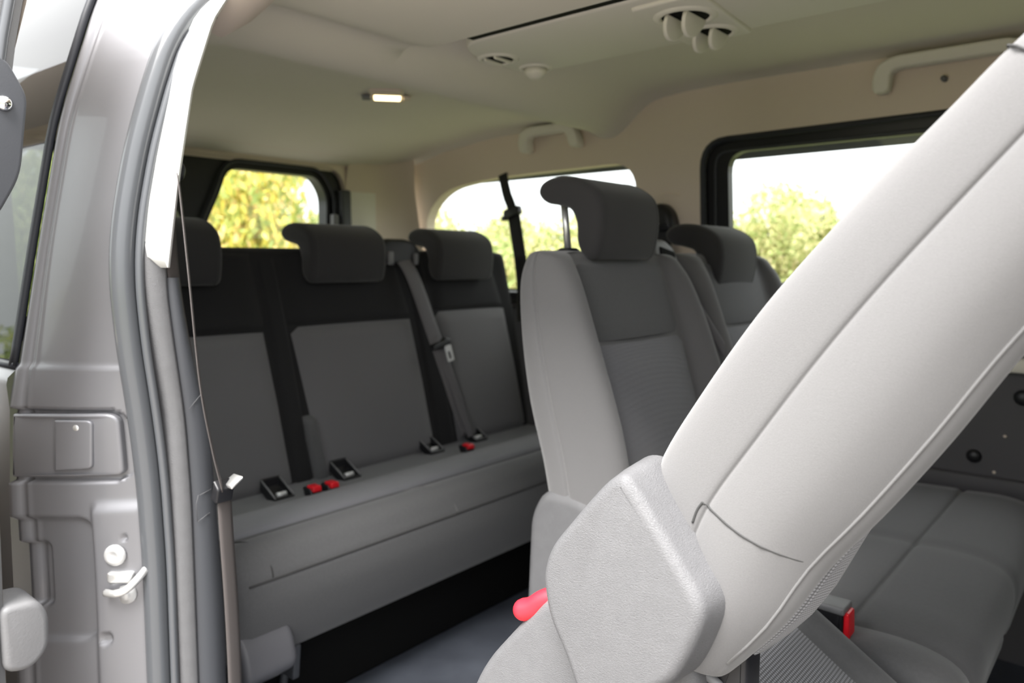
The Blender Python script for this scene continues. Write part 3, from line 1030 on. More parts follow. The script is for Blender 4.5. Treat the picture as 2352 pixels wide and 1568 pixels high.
def buckle(name, x, y, z, label, group=None, sc=1.0):
    b_ = thing(name, (x, y, z), label, 'buckle', group)
    add('body', rounded(rpoly([(-0.012 + x, y - 0.016), (0.020 + x, y - 0.016), (0.020 + x, y + 0.016), (-0.012 + x, y + 0.016)], 0.005), z - 0.012, z + 0.012, 0.003, 0.005, lambda a, b, h: (a - (h - z) * 0.4, b, h)), PLB, b_)
    add('release_button', rounded(rpoly([(0.000 + x, y - 0.013), (0.028 + x, y - 0.013), (0.028 + x, y + 0.011), (0.000 + x, y + 0.011)], 0.004), z + 0.004, z + 0.0175, 0.003, 0.004, lambda a, b, h: (a - (h - z) * 0.2, b, h)), RED, b_)
    return b_


buckle('belt_buckle', -1.487, 1.022, 0.414, 'red-button belt buckle, left one of the pair on the bench')
buckle('belt_buckle', -1.482, 1.068, 0.414, 'red-button belt buckle, right one of the pair on the bench')
buckle('belt_buckle', -1.50, 1.56, 0.412, 'lone red-button belt buckle near the far end of the bench')
# belt outlet at the top of the bench back, with webbing and tongue
hs = add('belt_outlet', rounded(rpoly([(1.432, 0.945), (1.575, 0.945), (1.585, 0.985), (1.565, 1.01), (1.53, 1.022), (1.45, 1.022), (1.425, 1.0)], 0.015), -1.80, -1.70, 0.015, 0.012, lambda a, b, h: (h - 0.10 * (b - 0.95), a, b)), PLB, bench)
add('side_clip', rounded(rpoly([(1.445, 0.945), (1.466, 0.945), (1.466, 0.985), (1.445, 0.985)], 0.005), -1.715, -1.692, 0.004, 0.004, lambda a, b, h: (h, a, b)), PLM, hs)
add('side_clip', rounded(rpoly([(1.548, 0.945), (1.562, 0.945), (1.562, 0.98), (1.548, 0.98)], 0.005), -1.715, -1.692, 0.004, 0.004, lambda a, b, h: (h, a, b)), PLM, hs)
sb = thing('seat_belt', (-1.65, 1.6, 0.41), 'grey seat belt hanging over the rear bench back with its tongue', 'seat belt')
path = spline([(-1.735, 1.505, 0.985), (-1.70, 1.51, 0.955), (-1.672, 1.525, 0.90), (-1.64, 1.56, 0.76), (-1.615, 1.60, 0.62), (-1.598, 1.635, 0.50), (-1.588, 1.66, 0.43)], 5)
add('webbing', ribbon(path, (0.05, 1, 0.1), 0.050), WEB, sb)
path = spline([(-1.632, 1.562, 0.73), (-1.606, 1.61, 0.60), (-1.588, 1.645, 0.48), (-1.578, 1.668, 0.42)], 5)
add('webbing', ribbon(path, (0.3, 1, 0.1), 0.028), WEB, sb)
tg = add('tongue', rounded(rpoly([(1.545, 0.692), (1.620, 0.703), (1.620, 0.722), (1.600, 0.728), (1.585, 0.718), (1.565, 0.715), (1.545, 0.708)], 0.006), -1.632, -1.612, 0.004, 0.004, lambda a, b, h: (h - 0.2 * (b - 0.7), a, b)), PLB, sb)
V, F = holed(rpoly([(1.590, 0.655), (1.618, 0.66), (1.612, 0.708), (1.584, 0.703)], 0.006), [rpoly([(1.598, 0.664), (1.609, 0.666), (1.605, 0.688), (1.594, 0.686)], 0.002)], lambda a, b: (-1.608 - 0.2 * (b - 0.7), a, b), (-0.003, 0, 0))
raw('metal_plate', V, F, BOLT, tg, smooth=False)

# ------------------------------------------------------------------ middle row, upright double seat
MX = -0.78
dbl = thing('double_passenger_seat', (MX + 0.3, 1.545, 0.0), 'upright grey double seat behind the tipped seat, one headrest raised', 'seat')


def mid_place(yc, raised, guide):
    hw = 0.248
    L = []
    for z, xb, xf, w0 in ((0.40, -0.80, -0.655, 0.80), (0.45, -0.805, -0.648, 0.95), (0.52, -0.815, -0.640, 1.0), (0.60, -0.832, -0.650, 1.0), (0.68, -0.858, -0.668, 1.0), (0.76, -0.874, -0.695, 1.0),
                          (0.84, -0.885, -0.725, 0.99), (0.90, -0.890, -0.750, 0.97), (0.935, -0.887, -0.768, 0.95), (0.958, -0.880, -0.785, 0.92)):
        L.append((xb, z, xf, z - 0.01, yc - hw * w0, yc + hw * w0))
    L = [tuple(x) for x in spline(L, 2)]
    top = L[-1]
    full = [shrink(L[0], 0.7, (0, -0.01))] + L + [shrink(top, 0.88, (-0.001, 0.010)), shrink(top, 0.62, (-0.002, 0.017)), shrink(top, 0.2, (-0.002, 0.020))]
    bk_ = add('backrest', loft(backrest(full)), FAB, dbl, subsurf=1)
    V, F = panel_on(L, 0.02, 0.62, 0.142, 0.858, 0.70, 0.006, curve=0.008)
    raw('insert_panel', V, F, INS, bk_)
    V, F = panel_on(L, 0.63, 0.99, 0.142, 0.858, 0.70, 0.004, curve=0.006)
    raw('yoke_panel', V, F, FABD, bk_)
    dz = 0.07 if raised else 0.0
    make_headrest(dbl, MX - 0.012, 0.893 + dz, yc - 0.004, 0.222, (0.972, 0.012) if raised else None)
    if guide:
        def gm(a, b, h):
            return (MX + h - 0.25 * (b - 0.95), yc + 0.015 + a, b)
        g = add('belt_outlet', rounded(rpoly([(0.145, 0.925), (0.225, 0.915), (0.245, 0.95), (0.235, 0.985), (0.20, 1.003), (0.15, 1.003), (0.138, 0.98)], 0.014), -0.10, -0.035, 0.012, 0.012, gm), PLM, dbl)
        add('outlet_slot', rounded(rpoly([(0.158, 0.948), (0.220, 0.942), (0.226, 0.975), (0.165, 0.987)], 0.006), -0.05, -0.032, 0.003, 0.002, gm), BLK, g)
        add('outlet_clip', rounded(rpoly([(0.148, 0.925), (0.168, 0.922), (0.168, 0.956), (0.148, 0.96)], 0.004), -0.04, -0.028, 0.004, 0.004, gm), BOLT, g)


mid_place(1.285, True, True)
mid_place(1.79, False, False)
CPm = [(x + MX, z) for x, z in spline([(0.02, 0.28), (0.0, 0.36), (0.05, 0.405), (0.20, 0.415), (0.38, 0.425), (0.455, 0.427), (0.468, 0.420), (0.481, 0.427), (0.56, 0.428), (0.615, 0.41), (0.632, 0.37), (0.62, 0.31), (0.585, 0.27), (0.3, 0.25)], 4, True)]
rings = []
for y, ins in ((1.055, 0.035), (1.058, 0.018), (1.067, 0.006), (1.083, 0.0), (1.118, -0.002), (1.128, 0.006), (1.138, 0.0), (1.25, 0.001), (1.38, 0.001), (1.50, 0), (1.535, 0.0015), (1.553, 0.004), (1.565, 0.0015), (1.60, 0), (1.75, 0.001), (1.95, 0), (2.01, 0.006), (2.025, 0.018), (2.03, 0.035)):
    rings.append([(p[0], y, p[1]) for p in inset(CPm, ins)])
add('cushion', loft(rings), FABD, dbl)
add('side_cover', rounded(rpoly([(MX - 0.065, 0.30), (MX + 0.22, 0.26), (MX + 0.42, 0.30), (MX + 0.40, 0.40), (MX + 0.20, 0.46), (MX + 0.06, 0.55), (MX - 0.025, 0.55), (MX - 0.055, 0.50)], [0.03, 0.05, 0.05, 0.05, 0.06, 0.03, 0.025, 0.03]), 1.03, 1.085, 0.018, 0.005, XZ), PLA, dbl)
for xx in (0.05, 0.46):
    for yy in (1.12, 1.95):
        add('leg', box(MX + xx - 0.03, MX + xx + 0.03, yy - 0.018, yy + 0.018, 0.0, 0.29, 0.006), PLB, dbl)
add('floor_rail', box(-0.75, 0.30, 1.86, 1.90, 0.0, 0.012, 0.003), ZINC, dbl)
sb = thing('seat_belt', (-0.7, 1.55, 0.45), 'grey seat belt running down beside the raised-headrest seat', 'seat belt')
path = spline([(-0.835, 1.485, 0.955), (-0.805, 1.492, 0.925), (-0.775, 1.51, 0.86), (-0.735, 1.555, 0.76), (-0.685, 1.60, 0.64), (-0.66, 1.60, 0.52), (-0.66, 1.58, 0.44)], 5)
add('webbing', ribbon(path, (0.12, 1, 0.05), 0.048), WEB, sb)
path = spline([(-0.80, 1.500, 0.92), (-0.760, 1.515, 0.86), (-0.712, 1.56, 0.76), (-0.665, 1.60, 0.64), (-0.645, 1.60, 0.52)], 5)
add('webbing', ribbon(path, (0.6, 1, 0.05), 0.022), WEB, sb)

# ------------------------------------------------------------------ near seat tipped forward
ts = thing('tipped_seat', (-0.2, 0.81, 0.0), 'pale sunlit grey seat tipped forward in the door opening', 'seat')
NY0, NY1 = 0.582, 1.045
KEY = [(-0.352, 0.660, -0.270, 0.580), (-0.352, 0.705, -0.222, 0.640), (-0.340, 0.768, -0.187, 0.700), (-0.302, 0.835, -0.148, 0.753), (-0.252, 0.910, -0.104, 0.820),
       (-0.205, 0.967, -0.070, 0.878), (-0.159, 1.018, -0.036, 0.930), (-0.120, 1.058, -0.008, 0.975), (-0.086, 1.094, 0.022, 1.018), (-0.045, 1.132, 0.052, 1.060), (-0.010, 1.162, 0.078, 1.095)]
LN = [(a, b, c, d, NY0 + 0.0, NY1) for a, b, c, d in KEY]
LN = [tuple(x) for x in spline(LN, 3)]
nL = len(LN)
LN = [(a, b, c, d, y0 + 0.010 * smooth01((i / nL - 0.75) / 0.25), y1 - 0.012 * smooth01((i / nL - 0.6) / 0.4)) for i, (a, b, c, d, y0, y1) in enumerate(LN)]
fullN = [shrink(LN[0], 0.25, (-0.008, -0.020)), shrink(LN[0], 0.7, (-0.004, -0.015)), shrink(LN[0], 0.92, (-0.002, -0.007))] + LN + [shrink(LN[-1], 0.88, (0.006, 0.008)), shrink(LN[-1], 0.55, (0.012, 0.014)), shrink(LN[-1], 0.2, (0.015, 0.017))]
NR = [(0.0, 0.5), (0.0, 0.3), (0.0, 0.10), (0.02, 0.045), (0.08, 0.015), (0.18, 0.004), (0.30, 0.001), (0.375, 0.001), (0.388, 0.004), (0.396, 0.009), (0.404, 0.004), (0.42, 0.000),
      (0.52, -0.008), (0.62, -0.010), (0.72, -0.004), (0.80, 0.010), (0.88, 0.030), (0.92, 0.044), (0.935, 0.050), (0.95, 0.053), (0.982, 0.068), (1.0, 0.095), (0.985, 0.125), (0.92, 0.16), (0.86, 0.18), (0.83, 0.21), (0.82, 0.28), (0.82, 0.5)]
NRF = NR + [(min(s, 0.74 + (s - 0.74) * 0.45), 1 - y) for s, y in NR[-2:0:-1]]
nb = add('backrest', loft(backrest(fullN, NRF)), FAB, ts, subsurf=1)


def near_surf(x, z):
    """y of the outer side of the tipped backrest at side-view point (x,z)"""
    best = None
    for L in LN:
        ax, az, bx, bz = L[0], L[1], L[2], L[3]
        dx, dz = bx - ax, bz - az
        ln2 = dx * dx + dz * dz
        s = ((x - ax) * dx + (z - az) * dz) / ln2
        d = abs((x - ax) * dz - (z - az) * dx) / math.sqrt(ln2)
        if best is None or d < best[0]:
            best = (d, s, L)
    s, L = best[1], best[2]
    pts = sorted(NR[2:21], key=lambda p: p[0])
    yn = float(np.interp(s, [p[0] for p in pts], [p[1] for p in pts]))
    return L[4] + (L[5] - L[4]) * yn


def side_line(pts, r, mat, name, lift=0.0005):
    P = spline(pts, 6)
    return add(name, tube([(x, near_surf(x, z) - lift, z) for x, z in P], r, 6), mat, nb)


side_line([(-0.281, 0.747), (-0.269, 0.741), (-0.246, 0.7295), (-0.220, 0.719), (-0.199, 0.711)], 0.0009, STITCH, 'seam', -0.0002)
side_line([(-0.281, 0.748), (-0.286, 0.740), (-0.290, 0.728)], 0.0011, STITCH, 'seam', -0.0002)
# front edge piping
pp = []
for L in LN[1:-1]:
    s = 0.93
    pp.append((L[0] + (L[2] - L[0]) * s, L[4] + (L[5] - L[4]) * 0.046, L[1] + (L[3] - L[1]) * s))
add('piping', tube(pp, 0.0012, 8), FAB, nb)
# dotted cloth on the front face (underside now)
V, F = panel_on(LN, 0.0, 0.97, 0.16, 0.80, 0.79, 0.008, 30, 12, 0.0)
ip = raw('insert_panel', V, F, DOT, ts)
uv = ip.data.uv_layers.new(name='UVMap')
for lpx in ip.data.loops:
    co = ip.data.vertices[lpx.vertex_index].co
    uv.data[lpx.index].uv = (co.y / 0.0034, math.hypot(co.x, co.z) / 0.0034)
# lumbar bulge of dotted cloth, showing below the front edge
rings = []
for i, L in enumerate(LN[0:13]):
    w_ = math.sin(math.pi * min(1.0, (i + 3.0) / 11.0)) ** 0.7 if i < 7.5 else 0.0
    rings.append([(L[0] + (L[2] - L[0]) * s, L[4] + (L[5] - L[4]) * y, L[1] + (L[3] - L[1]) * s) for s, y in ((0.96, 0.10), (0.985 + 0.03 * w_, 0.13), (0.965 + 0.09 * w_, 0.19), (0.95 + 0.10 * w_, 0.25), (0.90 + 0.08 * w_, 0.5), (0.88 + 0.04 * w_, 0.72), (0.84 + 0.02 * w_, 0.84), (0.80, 0.90))])
lo = add('lumbar_panel', loft(rings, closed=False), DOT, ts)
uv = lo.data.uv_layers.new(name='UVMap')
for lpx in lo.data.loops:
    co = lo.data.vertices[lpx.vertex_index].co
    uv.data[lpx.index].uv = (co.y / 0.0036, (co.x * 0.62 + co.z * 0.78) / 0.0036)
# top yoke seam
sx = LN[int(nL * 0.80)]
cap = []
for s, y in NR[2:21]:
    cap.append((sx[0] + (sx[2] - sx[0]) * s, sx[4] + (sx[5] - sx[4]) * y - 0.0003, sx[1] + (sx[3] - sx[1]) * s))
add('seam', tube(cap, 0.001, 6), STITCH, nb)

# recliner cover
CO = spline([(-0.385, 0.542), (-0.406, 0.581), (-0.423, 0.610), (-0.431, 0.637), (-0.432, 0.660), (-0.422, 0.688), (-0.400, 0.717), (-0.371, 0.752), (-0.352, 0.770), (-0.336, 0.774), (-0.322, 0.764),
             (-0.300, 0.737), (-0.274, 0.703), (-0.258, 0.681), (-0.255, 0.661), (-0.264, 0.632), (-0.281, 0.598), (-0.300, 0.578), (-0.325, 0.556), (-0.355, 0.532)], 4, True)
rg = [[XZ(p[0], p[1], 0.614) for p in inset(CO, 0.002)], [XZ(p[0], p[1], 0.606) for p in CO], [XZ(p[0], p[1], 0.575) for p in inset(CO, 0.003)]]
for k in range(8):
    a_ = k / 7 * math.pi / 2
    rg.append([XZ(p[0], p[1], 0.556 - 0.011 * math.sin(a_)) for p in inset(CO, 0.006 + 0.011 * (1 - math.cos(a_)))])
add('recliner_cover', loft(rg), PLA, ts)
# lower side arm of the seat base
AR = rpoly([(-0.455, 0.610), (-0.478, 0.585), (-0.545, 0.505), (-0.575, 0.44), (-0.50, 0.36), (-0.30, 0.46), (-0.285, 0.60), (-0.34, 0.64)], [0.02, 0.04, 0.05, 0.05, 0.06, 0.05, 0.03, 0.03])
add('side_arm', rounded(AR, 0.625, 0.588, 0.002, 0.012, XZ, 5), PLA, ts)
# red release lever
lp_ = spline([(-0.415, 0.612, 0.596), (-0.440, 0.608, 0.6045), (-0.455, 0.604, 0.6045), (-0.466, 0.601, 0.599), (-0.478, 0.599, 0.5885), (-0.489, 0.598, 0.583), (-0.501, 0.598, 0.580)], 8)
lr_ = [(0.0098 + 0.0022 * smooth01(i / 40)) * math.sqrt(max(0.03, 1 - max(0.0, (i - (len(lp_) - 9)) / 8.0) ** 2)) for i in range(len(lp_))]
lv_ = add('release_lever', tube(lp_, lr_, 16), REDL, ts)
add('worn_patch', rounded(rpoly([(-0.466, 0.590), (-0.448, 0.594), (-0.446, 0.606), (-0.460, 0.601)], 0.003, 3), 0.600, 0.5925, 0.001, 0.001, XZ, 2), BOLT, lv_)

# cushion of the tipped seat, sloping forward and down
ang = math.atan2(-0.079, 0.123)
ca, sa = math.cos(ang), math.sin(ang)
OX, OZ = -0.42, 0.545


def cmap(a, y, h):
    """a along the cushion from rear to front, h above it"""
    return (OX + a * ca - h * sa, y, OZ + a * sa + h * ca)


CW = [(0.0, 0.0), (0.02, -0.012), (0.46, -0.012), (0.52, -0.03), (0.535, -0.07), (0.50, -0.11), (0.02, -0.11)]
rings = []
ysec = [(0.600, -0.05), (0.603, -0.02), (0.615, -0.006), (0.635, 0.004), (0.66, 0.002), (0.675, -0.008), (0.682, -0.012), (0.80, -0.010), (0.94, -0.012), (0.975, -0.012), (0.985, -0.006), (1.0, 0.003), (1.015, 0.003), (1.03, -0.008), (1.04, -0.022), (1.044, -0.05)]
nA = 18
v, f = [], []
for i in range(nA + 1):
    a = 0.54 * i / nA
    e = smooth01(min(a, 0.54 - a) / 0.04)
    for y, h in ysec:
        v.append(cmap(a, y, h - 0.03 * (1 - e)))
nY = len(ysec)
for i in range(nA):
    for j in range(nY - 1):
        q = i * nY + j
        f.append((q, q + 1, q + nY + 1, q + nY))
# underside
base = len(v)
for i in range(nA + 1):
    a = 0.54 * i / nA
    for y in (0.600, 1.044):
        v.append(cmap(a, y, -0.10))
for i in range(nA):
    q, p = i * nY, base + i * 2
    f.append((q, q + nY, p + 2, p))
    f.append((q + nY - 1, p + 1, p + 3, q + 2 * nY - 1))
    f.append((p, p + 2, p + 3, p + 1))
f.append(tuple(list(range(nY)) + [base + 1, base]))
f.append(tuple(list(range(nA * nY, nA * nY + nY)) + [base + 2 * nA + 1, base + 2 * nA]))
add('cushion', (v, f), FABD, ts, sharp=60)
v, f = [], []
for i in range(15):
    a = 0.02 + 0.46 * i / 14
    for j in range(9):
        y = 0.68 + (0.978 - 0.68) * j / 8
        v.append(cmap(a, y, -0.0085 if 0 < j < 8 else -0.013))
for i in range(14):
    for j in range(8):
        q = i * 9 + j
        f.append((q, q + 1, q + 10, q + 9))
ci = add('cushion_insert', (v, f), DOT, ts)
uv = ci.data.uv_layers.new(name='UVMap')
for lpx in ci.data.loops:
    k = lpx.vertex_index
    uv.data[lpx.index].uv = ((0.68 + 0.298 * (k % 9) / 8) / 0.0042, (0.46 * (k // 9) / 14) / 0.0042)
# pivot bracket, frame bars below the cover
add('pivot_bracket', box(-0.30, -0.255, 0.625, 0.66, 0.50, 0.62, 0.006), PLB, ts)
add('frame_bar', tube([(-0.30, 0.612, 0.585), (-0.27, 0.63, 0.555), (-0.255, 0.64, 0.50)], 0.005, 8), PLM, ts)
add('cable', tube(spline([(-0.325, 0.60, 0.585), (-0.32, 0.605, 0.565), (-0.33, 0.61, 0.53)], 5), 0.004, 8), nmat('tan_cable', (0.35, 0.24, 0.12), 0.6), ts)
for yy in (0.66, 0.98):
    add('leg', tube([cmap(0.46, yy, -0.10), (-0.02, yy, 0.0)], 0.016, 10), PLB, ts)
add('frame_plate', box(-0.40, -0.30, 0.64, 0.66, 0.40, 0.60, 0.008), PLB, ts)
make_hr = headrest_profile(0, 0)
a37 = R(52)
hrp = [(0.10 + 0.0 + x * math.cos(-a37 * 0.7) - z * math.sin(-a37 * 0.7), 1.13 + x * math.sin(-a37 * 0.7) + z * math.cos(-a37 * 0.7)) for x, z in make_hr]
add('headrest', rounded(hrp, 0.815 - 0.13, 0.815 + 0.13, 0.016, 0.016, XZ, 5), FAB, ts)

# buckle beside the tipped cushion
bk = thing('belt_buckle', (-0.31, 1.09, 0.42), 'upright black belt buckle with red button beside the tipped seat', 'buckle')
BX, BYY, BZ = -0.325, 1.085, 0.463
body = rounded(rpoly([(-0.345, 0.38), (-0.300, 0.36), (-0.288, 0.46), (-0.335, 0.475)], 0.006), 1.075, 1.115, 0.005, 0.005, XZ, 4)
add('body', box(-0.352, -0.302, 1.072, 1.108, 0.36, 0.466, 0.005), PLB, bk)
add('body_top', box(-0.355, -0.300, 1.070, 1.110, 0.458, 0.470, 0.004), PLM, bk)
add('release_button', rounded(rpoly([(-0.303, 0.375), (-0.291, 0.375), (-0.295, 0.462), (-0.303, 0.462)], 0.004), 1.076, 1.104, 0.003, 0.003, XZ, 4), RED, bk)

# ------------------------------------------------------------------ seat belt on the near pillar
pb = thing('seat_belt', (-1.0, 0.53, 0.3), 'brownish seat belt hanging edge-on beside the door pillar', 'seat belt')
path = spline([(-1.06, 0.520, 1.085), (-1.04, 0.514, 1.04), (-1.01, 0.506, 0.93), (-1.0, 0.510, 0.785), (-1.0, 0.524, 0.69), (-1.0, 0.536, 0.632)], 6)
add('webbing', ribbon(path, (-0.86, 0.44, 0), 0.046), WEBN, pb)
path = spline([(-1.07, 0.515, 1.08), (-1.062, 0.508, 0.98), (-1.060, 0.512, 0.90), (-1.062, 0.522, 0.83), (-1.065, 0.53, 0.78)], 6)
add('webbing', ribbon(path, (-0.35, 0.9, 0), 0.022), WEBN, pb)
path = spline([(-1.0, 0.539, 0.625), (-1.0, 0.541, 0.55), (-1.0, 0.544, 0.45), (-1.0, 0.545, 0.33), (-1.0, 0.543, 0.18), (-1.0, 0.54, 0.02)], 6)
add('webbing', ribbon(path, (-0.2, 0.95, 0), 0.024), WEBN, pb)
add('belt_guide', rounded(rpoly([(0.50, 1.065), (0.528, 1.065), (0.533, 1.085), (0.52, 1.10), (0.505, 1.095)], 0.008), -1.09, -1.05, 0.004, 0.008, lambda a, b, h: (h, a, b)), PLB, pb)
tg = add('tongue', rounded(rpoly([(-1.008, 0.615), (-0.992, 0.61), (-0.985, 0.632), (-0.998, 0.645)], 0.004), 0.522, 0.548, 0.003, 0.003, XZ, 3), PLB, pb)
add('metal_plate', rounded(rpoly([(0.538, 0.632), (0.556, 0.644), (0.5555, 0.6475), (0.537, 0.637)], 0.001, 2), -1.0, -0.975, 0.001, 0.001, lambda a, b, h: (h, a, b), 2), ZINC, tg)

# ------------------------------------------------------------------ far side fittings
fb = thing('seat_belt', (-1.74, 2.03, 0.8), 'black seat belt hanging across the rear side window', 'seat belt')
path = spline([(-1.765, 2.03, 1.26), (-1.745, 2.03, 1.19), (-1.72, 2.03, 1.135), (-1.705, 2.035, 1.05), (-1.69, 2.04, 0.95), (-1.68, 2.04, 0.86), (-1.67, 2.03, 0.75)], 5)
add('webbing', ribbon(path[:12], (1, 0, 0.1), 0.040), WEBK, fb)
add('webbing', ribbon(path[10:], (1, 0, 0.1), 0.055), WEBK, fb)
add('tongue', rounded(rpoly([(-1.755, 1.095), (-1.68, 1.12), (-1.685, 1.15), (-1.75, 1.135)], 0.01), 2.015, 2.04, 0.005, 0.005, XZ, 3), PLB, fb)
add('button', lathe([(0.001, 0.004), (0.008, 0.003), (0.009, 0)], (-1.748, 2.014, 1.105), 'y', 10, -1), PLM, fb)
an = thing('belt_anchor', (-1.13, 2.05, 1.05), 'black domed belt anchor on the cream post behind the far headrest', 'belt anchor')
add('dome', rounded(spline([(-1.185, 1.06), (-1.182, 1.095), (-1.165, 1.12), (-1.135, 1.127), (-1.11, 1.11), (-1.095, 1.08), (-1.095, 1.05), (-1.14, 1.04)], 4, True), 2.06, 2.01, 0.004, 0.02, XZ, 5), PLB, an)
add('webbing', ribbon(spline([(-1.14, 2.02, 1.06), (-1.12, 2.03, 0.98), (-1.08, 2.035, 0.85), (-1.05, 2.03, 0.6)], 5), (1, 0, 0.1), 0.05), WEBK, an)
add('recess_edge', tube(spline([(-1.18, 2.058, 1.145), (-1.14, 2.052, 1.158), (-1.09, 2.053, 1.15)], 5), 0.004, 6), CREAM, an)


def grab(x0, x1, z, label):
    g = thing('grab_handle', ((x0 + x1) / 2, 2.0, z), label, 'handle', 'cream roof grab handles')
    yw = farY(z + 0.02)
    h = 0.075
    P = [(x0, z), (x0 + 0.035, z), (x0 + 0.042, z + h * 0.58), (x0 + 0.06, z + h * 0.66), (x1 - 0.06, z + h * 0.66), (x1 - 0.042, z + h * 0.58), (x1 - 0.035, z), (x1, z), (x1, z + h * 0.45), (x1 - 0.015, z + h * 0.85), (x1 - 0.05, z + h * 1.02),
         (x0 + 0.05, z + h * 1.02), (x0 + 0.015, z + h * 0.85), (x0, z + h * 0.45)]
    V = rounded(rpoly(P, 0.014, 4), yw - 0.008, yw - 0.045, 0.004, 0.006, lambda a, b, hh: (a, hh - 0.3 * (b - z), b), 4)
    add('grip', V, CONS, g)
    for xx in (x0 + 0.018, x1 - 0.018):
        add('mount', box(xx - 0.014, xx + 0.014, yw - 0.04, yw + 0.02, z + 0.005, z + 0.03, 0.004), CREAM, g)
    return g


grab(-1.645, -1.405, 1.315, 'cream grab handle over the rear side window')
g2 = grab(-0.545, -0.22, 1.352, 'cream grab handle over the large side window')
add('coat_hook', lathe([(0.001, 0.02), (0.006, 0.018), (0.007, 0)], (-0.40, farY(1.37) - 0.0, 1.372), 'y', 10, -1), PLM, g2)

# ------------------------------------------------------------------ roof console with vents
cs = thing('roof_console', (-0.6, 1.27, 1.39), 'pale roof console with round air vents', 'console')
CZ = 1.395
OUT = [(-1.075, 1.156), (0.7, 1.156), (0.7, 1.442), (-1.08, 1.442), (-1.155, 1.435), (-1.172, 1.40), (-1.168, 1.28), (-1.155, 1.215), (-1.115, 1.168)]
OUT = rpoly(OUT, [0.05, 0.05, 0.05, 0.04, 0.03, 0.03, 0.08, 0.08, 0.04])
add('housing', rounded(OUT, CZ + 0.06, CZ, 0.002, 0.010, lambda a, b, h: (a, b, h), 4), CONS, cs)


add('gap_shadow', box(-1.085, 0.7, 1.118, 1.1575, 1.399, 1.44), BLK, cs)  # black strip standing in for the shadow between headliner and console


def vent(x, y, r, open_, name='vent', tilt=0.0):
    vt = add(name, lathe([(r * 0.84, 0.001), (r * 0.88, 0.0045), (r * 0.98, 0.005), (r * 1.10, 0.003), (r * 1.16, 0.0)], (x, y, CZ + 0.0005), 'z', 28, -1, False), CONS, cs)
    add('vent_well', lathe([(0.001, 0.0012), (r * 0.86, 0.0015), (r * 0.87, 0.001)], (x, y, CZ + 0.0005), 'z', 24, -1), BLK if open_ else CONS, vt)
    n = 2
    for k in range(n):
        d = (k - (n - 1) / 2) * r * 0.72
        half = math.sqrt(max(0.0, (r * 0.82) ** 2 - d * d))
        if open_ == 2:        # deep half-disc louvres
            P = [(-half, 0), (half, 0)] + [(half * math.cos(a), -r * 0.62 * math.sin(a)) for a in np.linspace(0.25, math.pi - 0.25, 12)]
            P = [(-half, 0.002)] + [(half * math.cos(a), -r * 0.66 * math.sin(a)) for a in np.linspace(math.pi, 2 * math.pi, 14)[1:-1] * -1] + [(half, 0.002)]
            V = rounded(P, -0.004, 0.004, 0.002, 0.002, lambda a, b, h, d=d: (x + d + h + 0.35 * b, y + a, CZ - 0.004 + b), 3)
        elif open_ == 1:
            P = rpoly([(-half, 0.0), (half, 0.0), (half * 0.9, -0.006), (-half * 0.9, -0.006)], 0.002)
            V = rounded(P, -0.003, 0.003, 0.001, 0.001, lambda a, b, h, d=d: (x + d + h, y + a, CZ - 0.002 + b), 2)
        else:
            break
        add('louvre', V, CONS, vt)
    if not open_:
        add('louvre', lathe([(0.001, 0.026), (r * 0.4, 0.024), (r * 0.7, 0.014), (r * 0.8, 0.003)], (x + 0.0, y, CZ), 'z', 20, -1), CONS, vt)
    return vt


vent(-1.128, 1.283, 0.040, 1)
vent(-1.115, 1.398, 0.034, 0)
pl = rpoly([(-0.735, 1.185), (-0.600, 1.185), (-0.62, 1.445), (-0.755, 1.445)], 0.012)
add('vent_plate', rounded(pl, CZ + 0.004, CZ - 0.006, 0.001, 0.004, lambda a, b, h: (a, b, h), 3), CONS, cs)
CZ = 1.389
vent(-0.672, 1.272, 0.050, 2)
vent(-0.678, 1.388, 0.045, 2)
CZ = 1.395
pl = rpoly([(-1.17, 1.20), (-1.03, 1.20), (-1.03, 1.444), (-1.17, 1.444)], 0.02)

# ceiling lamp, lit
lx, ly = -1.605, 1.375
lz = ceil_z(lx, ly)
cl = thing('ceiling_lamp', (lx, ly, lz), 'lit rectangular ceiling lamp in the rear headliner', 'lamp')
add('housing', rounded(rpoly([(lx - 0.075, ly - 0.045), (lx + 0.075, ly - 0.045), (lx + 0.075, ly + 0.045), (lx - 0.075, ly + 0.045)], 0.02), lz + 0.02, lz - 0.006, 0.002, 0.005, lambda a, b, h: (lx + (a - lx) * 0.707 + (b - ly) * 0.707, ly - (a - lx) * 0.707 + (b - ly) * 0.707, h), 3), CREAM, cl)


def rl(a, b):
    return (lx + a * 0.77 + b * 0.64, ly - a * 0.64 + b * 0.77)


def dmap(a, b, h):
    p = rl(a, b)
    return (p[0], p[1], h)


add('lens', rounded(rpoly([(-0.026, -0.036), (0.026, -0.036), (0.026, 0.036), (-0.026, 0.036)], 0.006), lz - 0.004, lz - 0.010, 0.001, 0.003, dmap, 3), LAMP, cl)
add('switch', rounded(rpoly([(-0.02, -0.068), (0.02, -0.068), (0.02, -0.044), (-0.02, -0.044)], 0.004), lz - 0.004, lz - 0.011, 0.001, 0.003, dmap, 3), PLM, cl)
add('switch', rounded(rpoly([(-0.015, 0.042), (0.02, 0.042), (0.02, 0.062), (-0.015, 0.062)], 0.004), lz - 0.004, lz - 0.010, 0.001, 0.003, dmap, 3), CREAM, cl)

